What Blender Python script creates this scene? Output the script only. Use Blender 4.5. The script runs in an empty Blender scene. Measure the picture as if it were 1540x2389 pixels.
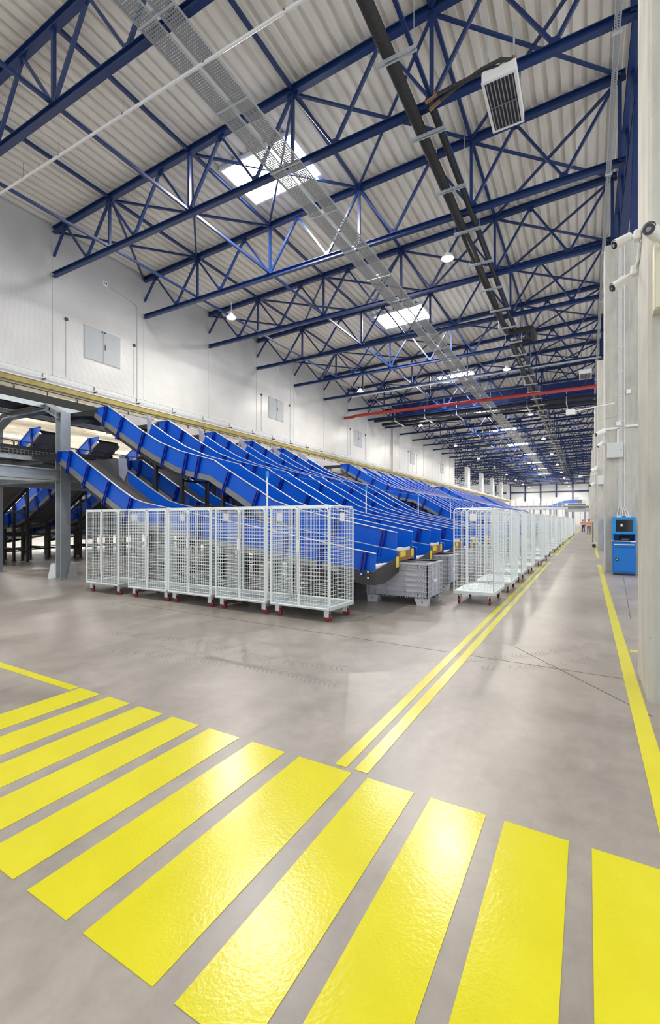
import bpy, math, random
from mathutils import Vector, Matrix
random.seed(7)
SC = bpy.context.scene
COL = SC.collection
PI = math.pi

# ---------------------------------------------------------------- materials
def new_mat(name):
    m = bpy.data.materials.new(name); m.use_nodes = True
    nt = m.node_tree
    b = next(n for n in nt.nodes if n.type == 'BSDF_PRINCIPLED')
    return m, nt, b

def simple(name, col, rough=.5, metal=0.0, var=0.0, scale=8.0, bump=0.0, bscale=60.0, spec=None):
    m, nt, b = new_mat(name)
    b.inputs['Base Color'].default_value = (*col, 1)
    b.inputs['Roughness'].default_value = rough
    b.inputs['Metallic'].default_value = metal
    if spec is not None: b.inputs['Specular IOR Level'].default_value = spec
    tc = nt.nodes.new('ShaderNodeTexCoord')
    if var:
        n = nt.nodes.new('ShaderNodeTexNoise'); n.inputs['Scale'].default_value = scale; n.inputs['Detail'].default_value = 6
        nt.links.new(tc.outputs['Object'], n.inputs['Vector'])
        r = nt.nodes.new('ShaderNodeValToRGB')
        r.color_ramp.elements[0].position = .3; r.color_ramp.elements[1].position = .72
        r.color_ramp.elements[0].color = (*[c*(1-var) for c in col], 1)
        r.color_ramp.elements[1].color = (*[min(1, c*(1+var)) for c in col], 1)
        nt.links.new(n.outputs['Fac'], r.inputs['Fac']); nt.links.new(r.outputs['Color'], b.inputs['Base Color'])
    if bump:
        n2 = nt.nodes.new('ShaderNodeTexNoise'); n2.inputs['Scale'].default_value = bscale; n2.inputs['Detail'].default_value = 3
        nt.links.new(tc.outputs['Object'], n2.inputs['Vector'])
        bp = nt.nodes.new('ShaderNodeBump'); bp.inputs['Strength'].default_value = bump; bp.inputs['Distance'].default_value = .02
        nt.links.new(n2.outputs['Fac'], bp.inputs['Height']); nt.links.new(bp.outputs['Normal'], b.inputs['Normal'])
    return m

def emit(name, col, s):
    m, nt, b = new_mat(name)
    b.inputs['Base Color'].default_value = (.9, .9, .9, 1)
    b.inputs['Emission Color'].default_value = (*col, 1)
    b.inputs['Emission Strength'].default_value = s
    return m

M = {}
M['truss'] = simple('navy truss paint', (.010, .034, .135), .36, 0, .12, 3)
M['chute'] = simple('chute blue paint', (.0, .095, .60), .32, 0, .05, 2, .02, 30, .32)
M['rib'] = simple('shaded stiffener blue', (.0, .02, .30), .35)  # same material as the chute, its shading painted in as a darker blue
M['edge'] = simple('bare edge metal', (.72, .72, .74), .35, .4)
M['galv'] = simple('galvanised steel', (.60, .66, .68), .42, .55, .10, 9)
M['wire'] = simple('zinc wire', (.78, .84, .85), .4, .25)
M['rail'] = simple('grey rail steel', (.23, .24, .25), .4, .5, .1, 6)
M['bed'] = simple('dark slide sheet', (.17, .17, .185), .33, .5, .15, 3)
M['black'] = simple('black steel', (.016, .016, .018), .45)
M['rubber'] = simple('black rubber', (.03, .03, .032), .6)
M['insul'] = simple('pipe insulation', (.022, .021, .021), .75, 0, .3, 10, .2, 40)
M['red'] = simple('sprinkler red', (.42, .03, .022), .4)
M['wheel'] = simple('caster red', (.17, .008, .011), .4)
M['flare'] = simple('blue sheet with painted glare', (.42, .44, .60), .28, .35, .1, 3)  # blue plates with the bright window reflection painted in as pale lavender
M['addedtube'] = emit('added aisle light', (1.0, .98, .94), 150)  # glow of the lamps added to brighten the side aisle
M['white'] = simple('white paint', (.80, .81, .81), .4)
M['cream'] = simple('cream box paint', (.66, .64, .50), .5)
M['brass'] = simple('brass fitting', (.28, .18, .10), .45, .6)
M['steelgrey'] = simple('platform steel', (.40, .44, .48), .4, .5, .08, 4)
M['box'] = simple('grey crate plastic', (.48, .49, .55), .5, 0, .04, 5)
M['card'] = simple('brown cardboard', (.30, .15, .06), .8)
M['tag'] = simple('yellow label', (.80, .62, .06), .6)
M['ink'] = simple('label ink', (.03, .03, .03), .7)
M['paper'] = simple('white paper', (.82, .82, .83), .7)
M['wsblue'] = simple('workstation blue', (.0, .17, .62), .35)
M['wsblue2'] = simple('workstation light blue', (.0, .27, .75), .35)
M['screen'] = simple('dark screen glass', (.012, .013, .017), .08)
M['alu'] = simple('brushed aluminium', (.75, .76, .78), .35, .4)
M['hatch'] = simple('hatch grey', (.36, .385, .41), .6, 0, .05, 2)
M['fascia'] = simple('pale fascia sheet', (.60, .58, .61), .35, .2, .12, 1.5)
M['cab'] = simple('light cabinet grey', (.62, .65, .66), .4)
M['conduit'] = simple('grey conduit', (.55, .55, .55), .5)
M['skin'] = simple('skin', (.50, .28, .2), .6)
M['vest'] = simple('orange vest', (.95, .16, .03), .7)
M['band'] = simple('reflective band', (.85, .85, .7), .5)
M['navycloth'] = simple('navy cloth', (.012, .02, .07), .8)
M['greycloth'] = simple('grey cloth', (.17, .17, .19), .8)
M['hair'] = simple('dark hair', (.03, .02, .015), .8)
M['lampon'] = emit('lamp glow', (1.0, .93, .80), 900)
M['sky'] = emit('skylight daylight', (1.0, .98, 1.0), 50)
M['beam'] = simple('precast beam', (.34, .31, .22), .8, 0, .15, 2, .1, 25)
M['olive'] = simple('olive beam band', (.30, .25, .08), .8, 0, .2, 2)
M['pale'] = simple('pale deck', (.62, .58, .46), .8, 0, .08, 1)
M['hazeblue'] = simple('pale blue conveyor', (.10, .2, .6), .5)  # chute blue with distance haze mixed into the colour
M['tyre'] = simple('tyre smudge', (.225, .20, .183), .45)
M['navyplain'] = simple('navy curtain', (.012, .03, .15), .6)

def noise(nt, tc, scale, detail=5, rough=.55, dist=0.0, out='Object', vec=None):
    n = nt.nodes.new('ShaderNodeTexNoise')
    n.inputs['Scale'].default_value = scale; n.inputs['Detail'].default_value = detail
    n.inputs['Roughness'].default_value = rough; n.inputs['Distortion'].default_value = dist
    nt.links.new(vec if vec is not None else tc.outputs[out], n.inputs['Vector'])
    return n
def ramp(nt, src, p0, c0, p1, c1):
    r = nt.nodes.new('ShaderNodeValToRGB')
    r.color_ramp.elements[0].position = p0; r.color_ramp.elements[1].position = p1
    r.color_ramp.elements[0].color = (*c0, 1) if len(c0) == 3 else c0
    r.color_ramp.elements[1].color = (*c1, 1) if len(c1) == 3 else c1
    nt.links.new(src, r.inputs['Fac']); return r
def mix(nt, typ, fac, a, b):
    x = nt.nodes.new('ShaderNodeMix'); x.data_type = 'RGBA'; x.blend_type = typ
    if isinstance(fac, (int, float)): x.inputs[0].default_value = fac
    else: nt.links.new(fac, x.inputs[0])
    nt.links.new(a, x.inputs[6]); nt.links.new(b, x.inputs[7]); return x

def floor_mat():
    m, nt, b = new_mat('polished concrete floor')
    tc = nt.nodes.new('ShaderNodeTexCoord')
    n1 = noise(nt, tc, .55, 8, .6, .6)
    r1 = ramp(nt, n1.outputs['Fac'], .3, (.225, .203, .183), .72, (.415, .382, .352))
    n2 = noise(nt, tc, 7.0, 10, .72, .2)
    r2 = ramp(nt, n2.outputs['Fac'], .25, (.80, .79, .78), .75, (1.10, 1.09, 1.09))
    mp = nt.nodes.new('ShaderNodeMapping'); mp.inputs['Scale'].default_value = (2.2, .5, 1); mp.inputs['Rotation'].default_value = (0, 0, .5)
    nt.links.new(tc.outputs['Object'], mp.inputs['Vector'])
    n3 = noise(nt, tc, 1.1, 7, .6, .5, vec=mp.outputs['Vector'])
    r3 = ramp(nt, n3.outputs['Fac'], .28, (.76, .755, .75), .62, (1.08, 1.08, 1.08))
    a = mix(nt, 'MULTIPLY', 1.0, r1.outputs['Color'], r2.outputs['Color'])
    c = mix(nt, 'MULTIPLY', .7, a.outputs[2], r3.outputs['Color'])
    nt.links.new(c.outputs[2], b.inputs['Base Color'])
    rr = ramp(nt, n2.outputs['Fac'], .15, (.27, .27, .27), .85, (.42, .42, .42))
    nt.links.new(rr.outputs['Color'], b.inputs['Roughness'])
    b.inputs['Specular IOR Level'].default_value = .9
    bp = nt.nodes.new('ShaderNodeBump'); bp.inputs['Strength'].default_value = .02; bp.inputs['Distance'].default_value = .01
    nt.links.new(n2.outputs['Fac'], bp.inputs['Height']); nt.links.new(bp.outputs['Normal'], b.inputs['Normal'])
    return m
M['floor'] = floor_mat()

def paint_mat():
    m, nt, b = new_mat('yellow floor paint')
    tc = nt.nodes.new('ShaderNodeTexCoord')
    n1 = noise(nt, tc, 3.0, 6)
    r1 = ramp(nt, n1.outputs['Fac'], .3, (.65, .60, .014), .7, (.71, .66, .022))
    nt.links.new(r1.outputs['Color'], b.inputs['Base Color'])
    b.inputs['Roughness'].default_value = .2
    n2 = noise(nt, tc, 55.0, 4); n3 = noise(nt, tc, 9.0, 2)
    ad = nt.nodes.new('ShaderNodeMath'); ad.operation = 'MULTIPLY_ADD'; ad.inputs[1].default_value = .8
    nt.links.new(n3.outputs['Fac'], ad.inputs[0]); nt.links.new(n2.outputs['Fac'], ad.inputs[2])
    bp = nt.nodes.new('ShaderNodeBump'); bp.inputs['Strength'].default_value = .10; bp.inputs['Distance'].default_value = .01
    nt.links.new(ad.outputs[0], bp.inputs['Height']); nt.links.new(bp.outputs['Normal'], b.inputs['Normal'])
    return m
M['yellow'] = paint_mat()

def concrete_mat():
    m, nt, b = new_mat('fair-faced concrete')
    tc = nt.nodes.new('ShaderNodeTexCoord')
    n1 = noise(nt, tc, .8, 8, .6, .4)
    r1 = ramp(nt, n1.outputs['Fac'], .3, (.42, .412, .385), .72, (.61, .60, .565))
    mp = nt.nodes.new('ShaderNodeMapping'); mp.inputs['Scale'].default_value = (3, 3, .35)
    nt.links.new(tc.outputs['Object'], mp.inputs['Vector'])
    n2 = noise(nt, tc, 2.5, 8, .6, .6, vec=mp.outputs['Vector'])
    r2 = ramp(nt, n2.outputs['Fac'], .3, (.84, .84, .82), .6, (1.04, 1.04, 1.03))
    n3 = noise(nt, tc, 28, 2)
    r3 = ramp(nt, n3.outputs['Fac'], .24, (.5, .5, .5), .30, (1, 1, 1))
    a = mix(nt, 'MULTIPLY', 1.0, r1.outputs['Color'], r2.outputs['Color'])
    c = mix(nt, 'MULTIPLY', .6, a.outputs[2], r3.outputs['Color'])
    nt.links.new(c.outputs[2], b.inputs['Base Color']); b.inputs['Roughness'].default_value = .75
    bp = nt.nodes.new('ShaderNodeBump'); bp.inputs['Strength'].default_value = .15; bp.inputs['Distance'].default_value = .01
    nt.links.new(n2.outputs['Fac'], bp.inputs['Height']); nt.links.new(bp.outputs['Normal'], b.inputs['Normal'])
    return m
M['concrete'] = concrete_mat()

def roof_mat():
    m, nt, b = new_mat('cream roof sheet')
    tc = nt.nodes.new('ShaderNodeTexCoord')
    mp = nt.nodes.new('ShaderNodeMapping'); mp.inputs['Scale'].default_value = (2.2, .25, 1)
    nt.links.new(tc.outputs['Object'], mp.inputs['Vector'])
    n1 = noise(nt, tc, 1.0, 8, .65, .3, vec=mp.outputs['Vector'])
    r1 = ramp(nt, n1.outputs['Fac'], .28, (.74, .70, .61), .62, (.88, .85, .775))
    nt.links.new(r1.outputs['Color'], b.inputs['Base Color']); b.inputs['Roughness'].default_value = .5
    return m
M['roof'] = roof_mat()

def wallpanel_mat():
    m, nt, b = new_mat('white ribbed wall panel')
    tc = nt.nodes.new('ShaderNodeTexCoord')
    sp = nt.nodes.new('ShaderNodeSeparateXYZ'); nt.links.new(tc.outputs['Object'], sp.inputs[0])
    def saw(mult, lo, hi):
        k = nt.nodes.new('ShaderNodeMath'); k.operation = 'MULTIPLY'; k.inputs[1].default_value = mult
        nt.links.new(sp.outputs['Z'], k.inputs[0])
        f = nt.nodes.new('ShaderNodeMath'); f.operation = 'FRACT'; nt.links.new(k.outputs[0], f.inputs[0])
        return ramp(nt, f.outputs[0], lo, (0, 0, 0), hi, (1, 1, 1))
    g1 = saw(10.0, .0, .18); g2 = saw(.9, .0, .02)
    n1 = noise(nt, tc, .5, 5)
    r1 = ramp(nt, n1.outputs['Fac'], .3, (.50, .505, .505), .7, (.57, .57, .565))
    j = ramp(nt, g2.outputs['Color'], 0, (.80, .80, .80), 1, (1, 1, 1))
    c = mix(nt, 'MULTIPLY', 1.0, r1.outputs['Color'], j.outputs['Color'])
    nt.links.new(c.outputs[2], b.inputs['Base Color']); b.inputs['Roughness'].default_value = .32
    bp = nt.nodes.new('ShaderNodeBump'); bp.inputs['Strength'].default_value = .5; bp.inputs['Distance'].default_value = .01
    nt.links.new(g1.outputs['Color'], bp.inputs['Height']); nt.links.new(bp.outputs['Normal'], b.inputs['Normal'])
    return m
M['wall'] = wallpanel_mat()

def perforated(name, col, rough, metal, period, duty):
    # sheet with real see-through holes (alpha) laid out in object space
    m, nt, b = new_mat(name)
    b.inputs['Base Color'].default_value = (*col, 1); b.inputs['Roughness'].default_value = rough; b.inputs['Metallic'].default_value = metal
    tc = nt.nodes.new('ShaderNodeTexCoord'); sp = nt.nodes.new('ShaderNodeSeparateXYZ'); nt.links.new(tc.outputs['Object'], sp.inputs[0])
    outs = []
    for ax, p in (('X', period[0]), ('Y', period[1])):
        k = nt.nodes.new('ShaderNodeMath'); k.operation = 'MULTIPLY'; k.inputs[1].default_value = 1/p; nt.links.new(sp.outputs[ax], k.inputs[0])
        f = nt.nodes.new('ShaderNodeMath'); f.operation = 'FRACT'; nt.links.new(k.outputs[0], f.inputs[0])
        g = nt.nodes.new('ShaderNodeMath'); g.operation = 'LESS_THAN'; g.inputs[1].default_value = duty; nt.links.new(f.outputs[0], g.inputs[0]); outs.append(g)
    a = nt.nodes.new('ShaderNodeMath'); a.operation = 'MULTIPLY'; nt.links.new(outs[0].outputs[0], a.inputs[0]); nt.links.new(outs[1].outputs[0], a.inputs[1])
    s = nt.nodes.new('ShaderNodeMath'); s.operation = 'SUBTRACT'; s.inputs[0].default_value = 1.0; nt.links.new(a.outputs[0], s.inputs[1])
    nt.links.new(s.outputs[0], b.inputs['Alpha'])
    return m
M['perf'] = perforated('perforated tray', (.34, .36, .37), .45, .4, (.08, .08), .4)

# ---------------------------------------------------------------- mesh building
class MB:
    def __init__(s): s.v = []; s.f = []
    def add(s, vs, fs):
        o = len(s.v); s.v += [tuple(p) for p in vs]; s.f += [tuple(i+o for i in f) for f in fs]; return s
    def box(s, lo, hi):
        x0, y0, z0 = lo; x1, y1, z1 = hi
        return s.add([(x0,y0,z0),(x1,y0,z0),(x1,y1,z0),(x0,y1,z0),(x0,y0,z1),(x1,y0,z1),(x1,y1,z1),(x0,y1,z1)],
                     [(0,3,2,1),(4,5,6,7),(0,1,5,4),(1,2,6,5),(2,3,7,6),(3,0,4,7)])
    def frame(s, p0, p1, up=(0,0,1)):
        p0 = Vector(p0); p1 = Vector(p1); d = (p1-p0).normalized(); u = Vector(up)
        if abs(d.dot(u)) > .98: u = Vector((0,1,0)) if abs(d.y) < .9 else Vector((1,0,0))
        r = d.cross(u).normalized(); u = r.cross(d).normalized(); return p0, p1, r, u
    def bar(s, p0, p1, w, h=None, up=(0,0,1), off=(0,0)):
        h = h or w; p0, p1, r, u = s.frame(p0, p1, up); vs = []
        for p in (p0, p1):
            for a, b in ((-1,-1),(1,-1),(1,1),(-1,1)): vs.append(p + r*(a*w/2+off[0]) + u*(b*h/2+off[1]))
        return s.add(vs, [(3,2,1,0),(4,5,6,7),(0,1,5,4),(1,2,6,5),(2,3,7,6),(3,0,4,7)])
    def ibeam(s, p0, p1, w, h, tf=.02, tw=.016, up=(0,0,1)):
        s.bar(p0, p1, w, tf, up, (0, h/2-tf/2)); s.bar(p0, p1, w, tf, up, (0, -h/2+tf/2)); s.bar(p0, p1, tw, h-2*tf, up); return s
    def tube(s, p0, p1, r0, n=8, r1=None, caps=True):
        r1 = r0 if r1 is None else r1; p0, p1, r, u = s.frame(p0, p1); vs = []
        for p, q in ((p0, r0), (p1, r1)):
            for k in range(n):
                a = 2*PI*k/n; vs.append(p + r*(math.cos(a)*q) + u*(math.sin(a)*q))
        fs = [(k, (k+1) % n, n+(k+1) % n, n+k) for k in range(n)]
        if caps: fs += [tuple(range(n-1, -1, -1)), tuple(range(n, 2*n))]
        return s.add(vs, fs)
    def path(s, pts, r, n=8):
        pts = [Vector(p) for p in pts]; vs = []; fs = []; pr = None
        for i, p in enumerate(pts):
            d = ((pts[min(i+1, len(pts)-1)]-p).normalized() + (p-pts[max(i-1, 0)]).normalized()).normalized()
            if pr is None:
                u = Vector((0,0,1)) if abs(d.z) < .9 else Vector((0,1,0)); rr = d.cross(u).normalized()
            else: rr = (pr - d*pr.dot(d)).normalized()
            pr = rr; uu = rr.cross(d)
            for k in range(n):
                a = 2*PI*k/n; vs.append(p + rr*(math.cos(a)*r) + uu*(math.sin(a)*r))
        for i in range(len(pts)-1):
            for k in range(n): fs.append((i*n+k, i*n+(k+1) % n, (i+1)*n+(k+1) % n, (i+1)*n+k))
        fs += [tuple(range(n-1, -1, -1)), tuple(range((len(pts)-1)*n, len(pts)*n))]
        return s.add(vs, fs)
    def lathe(s, prof, n=20, c=(0,0,0)):
        vs = []; fs = []
        for (r, z) in prof:
            for k in range(n):
                a = 2*PI*k/n; vs.append((c[0]+r*math.cos(a), c[1]+r*math.sin(a), c[2]+z))
        for i in range(len(prof)-1):
            for k in range(n): fs.append((i*n+k, i*n+(k+1) % n, (i+1)*n+(k+1) % n, (i+1)*n+k))
        fs += [tuple(range(n-1, -1, -1)), tuple(range((len(prof)-1)*n, len(prof)*n))]
        return s.add(vs, fs)
    def prism(s, poly, y0, y1, axis='y'):
        n = len(poly)
        mk = {'y': lambda a, b, t: (a, t, b), 'x': lambda a, b, t: (t, a, b), 'z': lambda a, b, t: (a, b, t)}[axis]
        vs = [mk(a, b, y0) for a, b in poly] + [mk(a, b, y1) for a, b in poly]
        fs = [tuple(range(n)), tuple(range(2*n-1, n-1, -1))] + [(i, i+n, (i+1) % n+n, (i+1) % n) for i in range(n)]
        return s.add(vs, fs)
    def strip(s, top, bot, y0, y1):
        # wall sheet following two polylines (x,z) of the same length, thickness y0..y1
        for i in range(len(top)-1):
            a, b, c, d = bot[i], bot[i+1], top[i+1], top[i]
            s.prism([a, b, c, d], y0, y1)
        return s
    def mesh(s, name, mat, shift=(0,0,0), smooth=False):
        me = bpy.data.meshes.new(name)
        me.from_pydata([(x-shift[0], y-shift[1], z-shift[2]) for x, y, z in s.v], [], s.f)
        me.materials.append(M[mat] if isinstance(mat, str) else mat)
        import bmesh
        bm = bmesh.new(); bm.from_mesh(me); bmesh.ops.recalc_face_normals(bm, faces=bm.faces[:]); bm.to_mesh(me); bm.free()
        if smooth:
            for p in me.polygons: p.use_smooth = True
        return me

def tag(o, label=None, cat=None, group=None, kind=None):
    if label: o['label'] = label
    if cat: o['category'] = cat
    if group: o['group'] = group
    if kind: o['kind'] = kind
    return o
def obj(name, mb, mat, parent=None, loc=None, smooth=False, world=False):
    sh = (0,0,0)
    if parent is not None and world: sh = tuple(parent.location)
    if parent is None and loc is not None: sh = loc
    me = mb.mesh(name, mat, sh, smooth); o = bpy.data.objects.new(name, me); COL.objects.link(o)
    if parent is not None: o.parent = parent
    elif loc is not None: o.location = loc
    return o
def bevel(o, w=.01, seg=2):
    m = o.modifiers.new('bevel', 'BEVEL'); m.width = w; m.segments = seg; m.limit_method = 'ANGLE'; return o
def thing(name, label, cat, loc=(0,0,0), rz=0, group=None):
    o = bpy.data.objects.new(name, None); COL.objects.link(o); o.location = loc; o.rotation_euler = (0,0,rz)
    o.empty_display_size = .2
    return tag(o, label, cat, group)
def kids(o): return [c for c in bpy.data.objects if c.parent == o]
def snapshot(o):
    return (o, [snapshot(c) for c in kids(o)])
def copy_snap(sn, parent=None, skip=()):
    o = sn[0].copy(); COL.objects.link(o)
    if parent is not None: o.parent = parent
    for c in sn[1]:
        if c[0].name.split('.')[0] not in skip: copy_snap(c, o)
    return o
def struct(name, mb, mat): return tag(obj(name, mb, mat), kind='structure')

ORD = ('first second third fourth fifth sixth seventh eighth ninth tenth eleventh twelfth thirteenth fourteenth fifteenth sixteenth '
       'seventeenth eighteenth nineteenth twentieth').split()
TENS = {2: 'twenty', 3: 'thirty', 4: 'forty'}
def nth(i):
    if i < 20: return ORD[i]
    t, u = divmod(i+1, 10)
    return {3: 'thirtieth', 4: 'fortieth'}[t] if u == 0 else TENS[t] + '-' + ORD[u-1]

# ---------------------------------------------------------------- dimensions of the place
WX = -25.8                       # left wall face
YE = 200.0                       # far end wall
TY0, TP = 9.07, 6.02             # first truss and truss pitch
def ztop(x): return 17.62 + .042*(x-WX)      # truss top chord centre line
def zbot(x): return 15.16 + .010*(x-WX)
def zroof(x): return ztop(x) + .26

# ---------------------------------------------------------------- setting
struct('floor', MB().box((-50, -16, -.2), (12, YE+.5, 0)), 'floor')

mb = MB(); pitch = .46; x = -26.2; prof = []
while x < 9:
    for dx, dz in ((0, 0), (.23, 0), (.27, .14), (.42, .14)):
        prof.append((x+dx, zroof(x+dx)+dz))
    x += pitch
n = len(prof)
for (x0, z0), (x1, z1) in zip(prof[:-1], prof[1:]):
    mb.add([(x0, -16, z0), (x1, -16, z1), (x1, YE, z1), (x0, YE, z0)], [(0, 1, 2, 3)])
mb.add([(-26.2, -16, 18.2), (9, -16, 19.7), (9, YE, 19.7), (-26.2, YE, 18.2)], [(0, 1, 2, 3)])
struct('ceiling', mb, 'roof')

struct('wall_left', MB().box((WX-.2, -16, 9.62), (WX, 104, 17.95)), 'wall')
# end wall with glazing bars
struct('wall_far', MB().box((-52, YE, 0), (12, YE+.3, 20)), 'white')
mb = MB()
for k in range(10): mb.bar((-44+k*5.6, YE-.2, 0), (-44+k*5.6, YE-.2, 16), .45, .3)
mb.box((-52, YE-.3, 12.6), (2, YE-.05, 13.1))
struct('trim_1', mb, 'truss')
# side aisle left of the sorter, its low ceiling and far wall with glazed openings
mb = MB()
for k in range(16):
    xx = -26.4-1.5*k
    mb.box((xx-1.22, -16, 8.75), (xx, 104, 8.95)); mb.box((xx-1.5, -16, 8.9), (xx-1.22, 104, 9.1))
struct('ceiling_aisle', mb, 'pale')
mb = MB(); mb.box((-50.2, -16, 5.4), (-50, 104, 9.0)); mb.box((-50.2, -16, 0), (-50, 104, .9))
for k in range(25): mb.box((-50.2, -16+k*5, .9), (-50, -14.9+k*5, 5.4))
struct('wall_aisle', mb, 'pale')
tl0 = None  # tube lights added to brighten the aisle and its low ceiling
for i, x in enumerate((-28.4, -36.5, -45.0)):
    for k in range(6):
        lab = '%s added tube light of the %s row under the low ceiling beyond the sorter' % (nth(k), ['near', 'middle', 'far'][i])
        if tl0 is None:
            tl0 = thing('added_tube_light', lab, 'lamp', (x, 8+9*k, 7.7), 0, 'added tube lights of the low side aisle')
            obj('tube', MB().tube((0, -2.2, 0), (0, 2.2, 0), .05, 8), 'addedtube', tl0); obj('tray', MB().box((-.1, -2.3, .06), (.1, 2.3, .15)), 'white', tl0); tls = snapshot(tl0)
        else:
            o = copy_snap(tls); o.location = (x, 8+9*k, 7.7); o['label'] = lab
# beam under the left wall: olive edge, precast body
o = struct('beam_left', MB().box((WX-.45, -16, 8.48), (WX+.02, 190, 8.80)), 'beam')
struct('trim_2', MB().box((WX-.42, -16, 8.80), (WX+.12, 190, 9.08)), 'olive')
struct('trim_3', MB().box((WX-.4, -16, 9.08), (WX+.16, 190, 9.14)).box((WX-.3, -16, 9.14), (WX-.02, 190, 9.62)), 'conduit')
mb = MB()
for k in range(-3, 17): mb.box((WX, TY0+TP*k-.06, 9.62), (WX+.03, TY0+TP*k+.06, 17.6))
mb.box((WX, 65.8, 9.0), (WX+.25, 66.3, 15.6))
struct('trim_4', mb, 'wall')
mb = MB()
for k in range(0, 10):
    y = -1.3+11.75*k
    if k > 0: mb.box((WX-.45, y-.3, 0), (WX+.1, y+.3, 8.52))
struct('pillar_left', mb, 'concrete')

# right-hand concrete columns
NC = 14
for k in range(NC):
    y0 = 4.94+11.78*k
    ch = .03; x0, x1, y1 = .47, 1.72, y0+.96
    poly = [(x0+ch, y0), (x1-ch, y0), (x1, y0+ch), (x1, y1-ch), (x1-ch, y1), (x0+ch, y1), (x0, y1-ch), (x0, y0+ch)]
    o = obj('concrete_column', MB().prism(poly, 0, 10.1, 'z'), 'concrete', None, (x0, y0, 0))
    tag(o, ['nearest raw concrete column, at the right frame edge with cameras on it',
            'second raw concrete column, blue workstation cabinet standing against it',
            'third raw concrete column, mostly hidden behind the one with the grey cabinet'][k] if k < 3 else
        nth(k)+' raw concrete column along the right side of the aisle', 'column', 'concrete columns along the right side', 'thing')

# ---------------------------------------------------------------- floor markings
def Yfar(x): return 2.605-.031*x
def Ynear(x): return 1.06-.031*x
bars = [(-4.24, -3.93), (-3.80, -3.50), (-3.375, -3.075), (-2.96, -2.655), (-2.545, -2.24), (-2.12, -1.825), (-1.71, -1.305),
        (-1.195, -.89), (-.79, -.48), (-.385, -.08), (.02, .325), (.44, .745)]
nb = len(bars)
for i, (a, b) in enumerate(bars[:11]):
    lab = {0: 'yellow crossing bar farthest left, at the end of the thin yellow line',
           6: 'widest yellow crossing bar, just below the twin yellow lines',
           10: 'yellow crossing bar at the right picture corner'}.get(i, nth(i)+' yellow crossing bar counted from the left end of the row')
    mb = MB(); vs = [(a, Ynear(a)), (b, Ynear(b)), (b, Yfar(b)), (a, Yfar(a))]
    mb.prism(vs, 0.0005, .003, 'z')
    tag(obj('crossing_bar', mb, 'yellow', None, ((a+b)/2, 1.9, 0)), lab, 'floor marking', 'yellow pedestrian crossing bars', 'thing')
def stripe(name, x0, x1, y0, y1, lab, grp, y2=None):
    mb = MB().prism([(x0, y0), (x1, y0), (x1, y1), (x0, y1)], .0005, .003, 'z')
    tag(obj(name, mb, 'yellow', None, ((x0+x1)/2, y0, 0)), lab, 'floor marking', grp, 'thing')
for (x0, x1, nm) in ((-1.45, -1.365, 'left'), (-1.31, -1.215, 'right')):
    stripe('aisle_line', x0, x1, 2.69, 19.8, 'long %s-hand line of the twin yellow lines running beside the cages' % nm, 'twin yellow aisle lines')
    for j, (ya, yb) in enumerate(((23.2, 60), (63, 110))):
        stripe('aisle_line', x0, x1, ya, yb, ['short far', 'farthest'][j]+' piece of the %s twin yellow line beyond the gap' % nm, 'twin yellow aisle lines')
stripe('aisle_line', .325, .44, -3, 19.5, 'single yellow line along the right-hand columns, nearest piece', 'single yellow aisle line')
stripe('aisle_line', .365, .475, 23.0, 33.5, 'single yellow line piece beyond the gap beside the second workstation', 'single yellow aisle line')
stripe('aisle_line', .365, .475, 37.0, 110, 'farthest piece of the single yellow line by the columns', 'single yellow aisle line')
mb = MB().prism([(-9, 2.80), (-4.28, 2.655), (-4.28, 2.745), (-9, 2.90)], .0005, .003, 'z')
tag(obj('edge_line', mb, 'yellow', None, (-6, 2.8, 0)), 'thin yellow line at the left frame edge leading to the crossing bars', 'floor marking', None, 'thing')
stripe('edge_line', .46, .60, 6.75, 6.83, 'small yellow dash beside the nearest column', None)
# floor joints and stray tape
mb = MB()
for a, b in (((-8, 6.0), (.47, 5.55)), ((.47, 4.6), (-.8, 6.3)), ((.9, 15.5), (.62, 9.0)), ((-20, 8.0), (-8.5, 7.4))):
    mb.bar((*a, .0006), (*b, .0006), .008, .001)
struct('trim_5', mb, 'ink')
for i, (xx, yy, r) in enumerate(((-1.13, 1.86, .4), (-1.12, 1.70, .2))):
    o = obj('floor_tape', MB().box((-.025, -.02, .0005), (.025, .02, .002)), 'paper'); o.location = (xx, yy, 0); o.rotation_euler.z = r
    tag(o, ['pale scrap of tape between two yellow bars, farther one', 'pale scrap of tape between two yellow bars, nearer one'][i], 'tape')

def tyre(name, pts, w, lab):
    mb = MB(); L = [Vector((*p, 0)) for p in pts]
    for a, b in zip(L[:-1], L[1:]):
        d = (b-a); n = int(d.length/.055); d.normalize(); q = Vector((-d.y, d.x, 0))
        for i in range(n):
            if random.random() < .25: continue
            c = a+(b-a)*(i/n)
            for sgn in (-1, 1):
                e = c+q*sgn*w*random.uniform(.6, 1)+d*.05
                mb.add([(c.x, c.y, .0007), (c.x+d.x*.014, c.y+d.y*.014, .0007), (e.x+d.x*.014, e.y+d.y*.014, .0007), (e.x, e.y, .0007)], [(0, 1, 2, 3)])
    tag(obj(name, mb, 'tyre', None, (L[0].x, L[0].y, 0)), lab, 'tyre mark', 'dark tyre marks on the floor', 'stuff')
tyre('tyre_mark', [(-1.25, 5.35), (-.85, 5.75), (-.35, 6.3), (.1, 7.0)], .10, 'dark tyre tread mark crossing the aisle right of the twin lines')
tyre('tyre_mark', [(-1.0, 5.2), (-.55, 5.5), (-.05, 6.0), (.25, 6.5)], .10, 'fainter tyre tread mark nearer the camera, right of the twin lines')
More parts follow.
